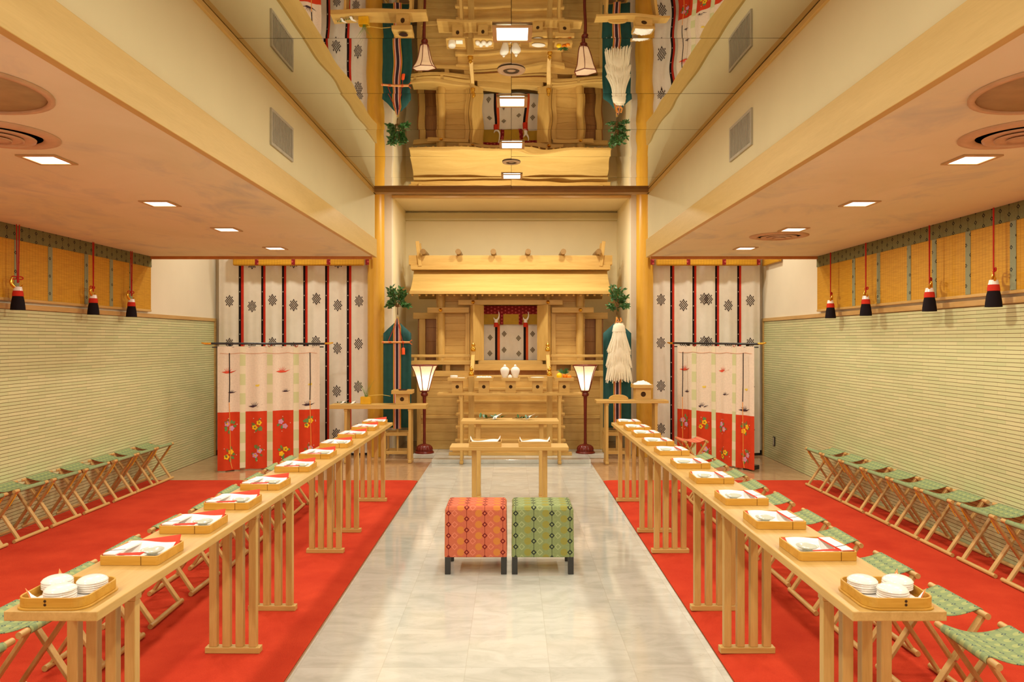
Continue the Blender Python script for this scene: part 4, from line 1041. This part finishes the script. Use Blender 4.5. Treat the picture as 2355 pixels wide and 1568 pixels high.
def blossom(m, cx, cz, r_, yd, mi, ci):
    n = 20; decal(m, [(cos(2*pi*i/n)*(.86 + .14*cos(5*2*pi*i/n)), sin(2*pi*i/n)*(.86 + .14*cos(5*2*pi*i/n))) for i in range(n)], r_, r_, cx, cz, lambda x, z: yd(x, z) - .0012, mi)
    decal(m, [(cos(2*pi*i/10), sin(2*pi*i/10)) for i in range(10)], r_*.3, r_*.3, cx, cz, lambda x, z: yd(x, z) - .002, ci)
def posy(m, cx, cz, yd, yellow, r, flip=1):
    L = [(0,-1),(.5,-.4),(.6,.2),(.35,.75),(0,1),(-.35,.75),(-.6,.2),(-.5,-.4)]
    for i in range(9):
        a = r.uniform(0, 6.28); q = r.uniform(.035, .075)
        decal(m, L, .020, .026, cx + q*cos(a)*.8, cz + q*sin(a)*1.1, yd, 4 if i % 3 else 5, a - pi/2)
    for sx, sz in ((-.6, -.5), (.55, .5)) if flip > 0 else ((-.6, .5), (.55, -.5)):
        blossom(m, cx + sx*.042, cz + sz*.055, .034, yd, 3 if yellow else 2, 5 if yellow else 3)
    for i in range(3):
        a = r.uniform(0, 6.28); decal(m, DIA, .006, .006, cx + .085*cos(a), cz + .09*sin(a), yd, 0)
def crane(m, cx, cz, yd, mi, k, flip=1):
    for i, (a, l) in enumerate(((40, .8), (62, .9), (85, .8), (108, .7), (135, .75))):
        a = radians(a); decal(m, [(-.08,0),(.08,0),(.05,.7),(0,1)], k*.55, k*l, cx - flip*k*.1*(i-2), cz, yd, mi, a - pi/2)
    decal(m, [(-1,-.05),(-.3,-.28),(.5,-.2),(1.3,.22),(.5,.02),(-.3,.1)], k*flip, k, cx, cz, yd, mi) if flip > 0 else decal(m, [(-1,-.05),(-.3,.1),(.5,.02),(1.3,.22),(.5,-.2),(-.3,-.28)], k*flip, k, cx, cz, yd, mi)
def screen(label, p0, p1, zb, seed, rodmat):
    p0, p1 = Vector((*p0, -.002)), Vector((*p1, -.002)); d = p1 - p0; Wd = d.length; ang = math.atan2(d.y, d.x); r = random.Random(seed)
    t = thing('flowered_screen', label, 'curtain screen', p0, ang, 'flowered cloth screens')
    sc = Wd/1.17; pw, sw = .2505*sc, .056*sc
    # frame: black pole with gilt tips, thin lower pole, two posts on a base
    ro = MB().rod((-.07, 0, 1.513), (Wd+.06, 0, 1.507), .0125, n=12).build('top_pole', BLACK, t)
    for x, s in ((-.07, -1), (Wd+.06, 1)):
        MB().tube([(x, 0, 1.512), (x + s*.06, 0, 1.512), (x + s*.105, 0, 1.520)], [.013, .0125, .008], 10).build('gilt_tip', GOLD, ro)
    MB().rod((-.06, .012, 1.468), (Wd+.05, .012, 1.468), .007, n=8).build('lower_pole', BLACK, t)
    for x in (.14, Wd-.14):
        MB().box(x-.014, x+.014, .045, .073, .05, 1.50).build('post', BLACK, t, bevel=.003)
        MB().box(x-.05, x+.05, .035, .22, .0, .05).build('base', BLACK, t, bevel=.006)
    top = 1.478
    def fold(x, z): return .012*sin(x*34 + seed) * (.5 + .5*min(1, (top-z)/.8)) + .010*sin(x*13 + 2*seed)*(top-z)
    x = 0.0
    for i in range(4):
        xa, xb = x, x + pw
        cut = (i == 1)
        flare = lambda u, z, xa=xa, xb=xb: u + (u-(xa+xb)/2)*.0*(top-z) 
        lo = .012 if seed % 2 == 0 else .02
        zs = [lo + (zb-lo)*q/8 for q in range(9)] + [zb + (top-zb)*q/8 for q in range(1, 9)]
        us = [xa + (xb-xa)*q/16 for q in range(17)]
        fy = lambda u, z: fold(u, z)
        m = MB(); m.grid(lambda u, v: (u, fy(u, v), v), us, zs, mfn=lambda u, v: 1 if v < zb else 0)
        yd = lambda u, z: fold(u, z) - .003
        c = (xa+xb)/2
        posy(m, c - .004 + r.uniform(-.012,.012), zb - .165, yd, i % 2 == 1, r, 1 if i % 2 else -1)
        posy(m, c + r.uniform(-.012,.012), zb - .50, yd, i % 2 == 0, r, 1)
        if i in (0, 2): crane(m, c - .01, top - .30, yd, 6, .074)
        if i in (1, 3): crane(m, c - .02, zb + .065, yd, 7, .070)
        if i in (0, 2): crane(m, c + .03, zb + .235, yd, 7, .044)
        if i in (1, 3): decal(m, [(-1,0),(-.4,-.5),(.4,-.6),(1,-.1),(.9,.6),(.2,.3),(-.4,.4)], .026, .026, c + .01, zb + .31, yd, 8)
        o = m.build('cloth_panel', MATS, t)
        x = xb
        if i < 3:
            m = MB(); zs = [.03 + (top-.03)*q/14 for q in range(15)]
            m.grid(lambda u, v: (u, fold(u, v) - .002, v), [x - .004 + (sw+.008)*q/4 for q in range(5)], zs)
            m.build('green_strip', STG, t)
            b = MB()
            b.tube([(x + sw/2 + .02*cos(a), .0, 1.494 + .024*sin(a)) for a in [2*pi*q/14 for q in range(14)]], .004, 6, closed=True)
            b.build('red_tie', REDC, t)
            x += sw
    # ribbons hanging before the outer panels
    for x, cm in ((.13*sc, None), (Wd-.12*sc, None)):
        MB().tube([(x, -.04, 1.40), (x + .003, -.045, 1.05), (x - .002, -.046, .82)], .0055, 6).build('dark_ribbon', BLK_F, t)
        MB().tube([(x - .002, -.048, .815), (x + .008, -.052, .45), (x + .012, -.056, .12), (x + .03, -.06, .04)], .0045, 6).build('cord', plain('orange_cord', S(226,150,70), .7, .2) if 'orange_cord' not in bpy.data.materials else bpy.data.materials['orange_cord'], t)
    # scalloped hem thread near the top
    m = MB(); m.tube([(Wd*q/40, fold(Wd*q/40, top-.075) - .006, top - .075 - .012*abs(sin(q*pi/9))) for q in range(1, 40)], .0028, 5); m.build('hem_cord', bpy.data.materials.get('hem_thread') or plain('hem_thread', S(222,170,140), .8, .2), t)
    return t
screen('flowered red and blush cloth screen in front of the seven panel curtain', (-3.459, 8.70), (-2.371, 9.14), .70, 2, BLACK)
screen('flowered red and blush cloth screen near the wall socket and coral stool', (2.178, 9.70), (2.857, 8.70), .655, 3, BLACK)

# ================================================================ banner poles
def foliage_obj(name, label, loc, R_, n, L, seed, kind='foliage'):
    r = random.Random(seed); t = thing(name, label, 'branch', loc, 0, 'leafy branches on the banner poles')
    st = MB(); fo = MB()
    for i in range(16):
        a = r.uniform(0, 6.28); e = r.uniform(.0, 1.5); q = R_*r.uniform(.75, 1.1)
        tip = Vector((cos(a)*q*.72*cos(e*.7), sin(a)*q*.55, q*1.5*sin(e) - .01))
        pts = [(0,0,-.10), (0,0,.0), tuple(tip*.5 + Vector((0,0,.02))), tuple(tip)]
        st.tube(pts, [.006,.005,.003,.0015], 6)
        for k in range(n//16):
            f = r.uniform(.3, 1.02); p = tip*f + Vector((r.uniform(-.02,.02), r.uniform(-.02,.02), .02*(1-f)))
            dd = (tip.normalized()*.7 + Vector((r.uniform(-1,1), r.uniform(-1,1), r.uniform(-.7,.8)))).normalized()
            fo.leaf(p, dd, (r.uniform(-.5,.5), -1, r.uniform(-.3,.9)), r.uniform(.8,1.2)*L, L*.45)
    st.build('twigs', STEM, t); fo.build('foliage', LEAFD, t); return t
STRIPES = [plain(n_, c, .6, .25) for n_, c in (('stripe_gold', S(196,150,50)), ('stripe_red', S(190,70,56)), ('stripe_pale', S(226,190,170)), ('stripe_violet', S(52,34,50)))]
for side, X, Y in (('left', gx(914.5, 9.76), 9.76), ('right', gx(1418.5, 9.76), 9.76)):
    nm = 'sword' if side == 'left' else 'white streamers'
    st = thing('banner_stand', 'open wooden stand holding the %s banner pole' % nm, 'stand', (X, Y, -.0015 if side == 'left' else -.0015), 0, 'wooden stands of the banner poles')
    h = .155
    for sx in (-1, 1):
        for sy in (-1, 1):
            MB().box(sx*h-.016, sx*h+.016, .05+sy*.13-.016, .05+sy*.13+.016, 0, .345).build('post', SZ, st, bevel=.003)
    for z in (.06, .30):
        for sy in (-1, 1): MB().box(-h+.0165, h-.0165, .05+sy*.13-.012, .05+sy*.13+.012, z, z+.04).build('rail', SX, st, bevel=.002)
        for sx in (-1, 1): MB().box(sx*h-.012, sx*h+.012, .05-.1135, .05+.1135, z+.002, z+.038).build('side_rail', SY, st, bevel=.002)
    MB().rod((0, .0, .07), (0, .0, 1.86), .014, n=12).build('pole', SZ, st)
    # teal banner with pointed head and striped centre, tied to the pole
    b = thing('banner', 'dark teal banner with striped centre band behind the %s' % ('hanging sword' if side == 'left' else 'white streamers'), 'banner', (X, Y-.035, 0), 0, 'teal banners beside the altar')
    w2 = .184; m = MB()
    poly = [(-w2, .40), (w2, .40), (w2, 1.640), (.04, 1.775), (-.04, 1.775), (-w2, 1.640)]
    us = [-w2 + 2*w2*i/24 for i in range(25)]
    def topz(x): return 1.640 + (1.775-1.640)*min(1, (w2-abs(x))/(w2-.04))
    fyb = lambda x: .006*sin(x*30) + .004*sin(x*70)
    m.grid(lambda u, v: (u, fyb(u), .40 + (topz(u)-.40)*v), us, [i/10 for i in range(11)])
    m.build('cloth', TEAL, b, solid=.003)
    xs = [-.052, -.040, -.030, -.018, .018, .030, .042, .052]; mi = [0, 1, 2, 3, 2, 1, 0]
    for i in range(7):
        x0, x1 = xs[i], xs[i+1]; mm = MB()
        mm.add([(x0, -.014, .385), (x1, -.014, .385), (x1, -.014, 1.72), (x1*.25, -.014, 1.835), (x0*.25, -.014, 1.835), (x0, -.014, 1.72)], [(0,1,2,5), (5,2,3,4)])
        mm.build('silk_stripe', STRIPES[mi[i]], b, solid=.002)
    foliage_obj('sakaki_branch', 'bushy green sakaki branch on the pole above the %s' % nm, (X, Y, 1.985), .19, 300, .060, 5 if side == 'left' else 8)
    if side == 'left':
        z = gz(787, 9.7); s = thing('ceremonial_sword', 'orange wrapped sword hung across the dark teal banner', 'sword', (X, Y-.075, z))
        ORW = plain('orange_wrap', S(206,96,44), .6, .3); 
        MB().rod((-.195, 0, 0), (.17, 0, 0), .0135, n=14).build('scabbard', plain('scabbard_tan', S(214,150,90), .5, .3), s)
        for x in (-.185, -.10, -.085, .07, .085): MB().rod((x, 0, 0), (x+.014, 0, 0), .016, n=14).build('wrap', ORW, s)
        MB().tube([(.165, 0, 0), (.185, -.002, .022), (.20, 0, .03)], .006, 8).build('tie_end', ORW, s)
        MB().tube([(.165, 0, 0), (.185, -.002, -.022), (.20, 0, -.03)], .006, 8).build('tie_end', ORW, s)
        c = MB()
        for a, b_ in ((-.115, -.02), (.075, .02)): c.tube([(a, 0, .012), ((a+b_)/2, .01, .12), (b_, .02, .235)], .0035, 6)
        for i, (a, b_) in enumerate(((-.115, -.02), (.075, .02))):
            MB().tube([(a, 0, .012), ((a+b_)/2, .008, .12), (b_, .015, .235)], .0035, 6).build('hanging_cord', REDC, s)
        MB().tube([(.085, -.012, -.01), (.088, -.012, -.07)], .003, 6).build('tassel_cord', REDC, s)
        MB().lathe([(.022, -.16), (.021, -.08), (.012, -.07)], n=16).build('tassel', plain('orange_tassel', S(226,84,36), .7, .2), s, loc=(.088, -.012, 0))
    else:
        s = thing('paper_streamers', 'tiered white streamers hanging over the dark teal banner', 'streamers', (X+.005, Y-.155, 0))
        r = random.Random(12); STW = plain('hemp_white', S(236,226,200), .8, .2, vary=.06)
        MB().lathe([(0, 1.775), (.04, 1.77), (.075, 1.74), (.085, 1.69), (.09, 1.66)], n=18, lobes=9, amp=.06).build('knot', STW, s).scale = (1, .6, 1)
        for zt, zb_, r0, r1, nn in ((1.34, 1.02, .115, .170, 44), (1.52, 1.21, .105, .162, 44), (1.755, 1.385, .05, .150, 46)):
            mm = MB()
            for i in range(nn):
                a = pi + pi*(i+.5)/nn + r.uniform(-.03, .03); rr = r.uniform(.92, 1.05); zz = zb_ + r.uniform(-.03, .03)
                x0, y0, x1, y1 = r0*cos(a), r0*.45*sin(a), r1*rr*cos(a), r1*.45*rr*sin(a)
                mid = (.55*x0+.45*x1 + r.uniform(-.008,.008), .45*y0+.55*y1 - .012, zt + (zz-zt)*.5)
                mm.tube([(x0, y0, zt + r.uniform(-.02,.02)), mid, (x1, y1, zz)], [.006, .0075, .006], 5)
            # core that the strands hang on keeps the tier one piece
            mm.lathe([(r0*.5, zt), ((r0+r1)*.35, (zt+zb_)/2), (r1*.7, zb_+.04)], n=18)
            vs = mm.v; k = len(vs) - 54
            for q in range(k, len(vs)): vs[q] = (vs[q][0], vs[q][1]*.45, vs[q][2])
            mm.build('streamer_tier', STW, s)
        for sx in (-1, 1):
            MB().tube([(sx*.012, 0, 1.785), (sx*.035, 0, 1.80), (sx*.02, 0, 1.84)], .010, 8).build('orange_cord', bpy.data.materials['orange_cord'], s)

# ================================================================ hexagonal standing lanterns
def lantern(label, x, y):
    t = thing('standing_lantern', label, 'lantern', (x, y, .0502), 0, 'hexagonal standing lanterns')
    z0 = .0502
    MB().lathe([(.128, 0), (.130, .012), (.118, .018), (.116, .03)], n=36).build('foot', REDL, t)
    MB().lathe([(.108, .0302), (.114, .05), (.104, .082), (.075, .105), (.03, .118), (.022, .122)], n=64, lobes=16, amp=.10).build('base', REDL, t)
    MB().lathe([(.020, .1222), (.018, .3), (.021, .58), (.024, .745)], n=20).build('pole', REDL, t)
    MB().lathe([(.024, .7455), (.045, .76), (.050, .785), (.036, .80), (.040, .812), (.050, .818)], n=24).build('socket', REDL, t)
    zs = [.824, .87, .93, 1.0, 1.08, 1.165]; rs = [.058, .074, .090, .108, .135, .176]
    P6 = lambda r_, i: (r_*cos(2*pi*i/6 + .3), r_*sin(2*pi*i/6 + .3))
    m = MB()
    for i in range(6):
        vs = []
        for z, r_ in zip(zs, rs):
            a, b = P6(r_-.004, i), P6(r_-.004, i+1); vs += [(*a, z), (*b, z)]
        m.add(vs, [(2*k, 2*k+1, 2*k+3, 2*k+2) for k in range(5)])
    m.add([(*P6(rs[-1]-.004, i), 1.163) for i in range(6)], [tuple(range(6))])
    m.build('shade', SHADE, t)
    for i in range(6):
        MB().tube([(*P6(r_, i), z) for z, r_ in zip(zs, rs)], .0055, 6).build('shade_rib', REDL, t)
    for z, r_, w_, nm in ((1.165, .176, .008, 'top_rim'), (.824, .06, .008, 'lower_rim')):
        MB().tube([(*P6(r_, i), z) for i in range(6)], w_, 6, closed=True).build(nm, REDL, t)
    MB().lathe([(.0, .86), (.014, .865), (.016, .90), (.027, .93), (.03, .955), (.02, .98), (0, .986)], n=16).build('bulb', emis('bulb_glow', (1, .8, .55, 1), 3.0) if 'bulb_glow' not in bpy.data.materials else bpy.data.materials['bulb_glow'], t)
    l = bpy.data.lights.new('lantern_light', 'POINT'); l.energy = 70; l.color = (1.0, .72, .42); l.shadow_soft_size = .034
    o = bpy.data.objects.new('lantern_light', l); COL.objects.link(o); o.location = (x, y, z0 + .955); o['kind'] = 'helper'
    return t
lantern('red lacquer standing lantern near the sword banner, glowing hexagonal shade', gx(976, 9.85), 9.85)
lantern('red lacquer standing lantern near the white streamers, glowing hexagonal shade', gx(1346, 9.85), 9.85)
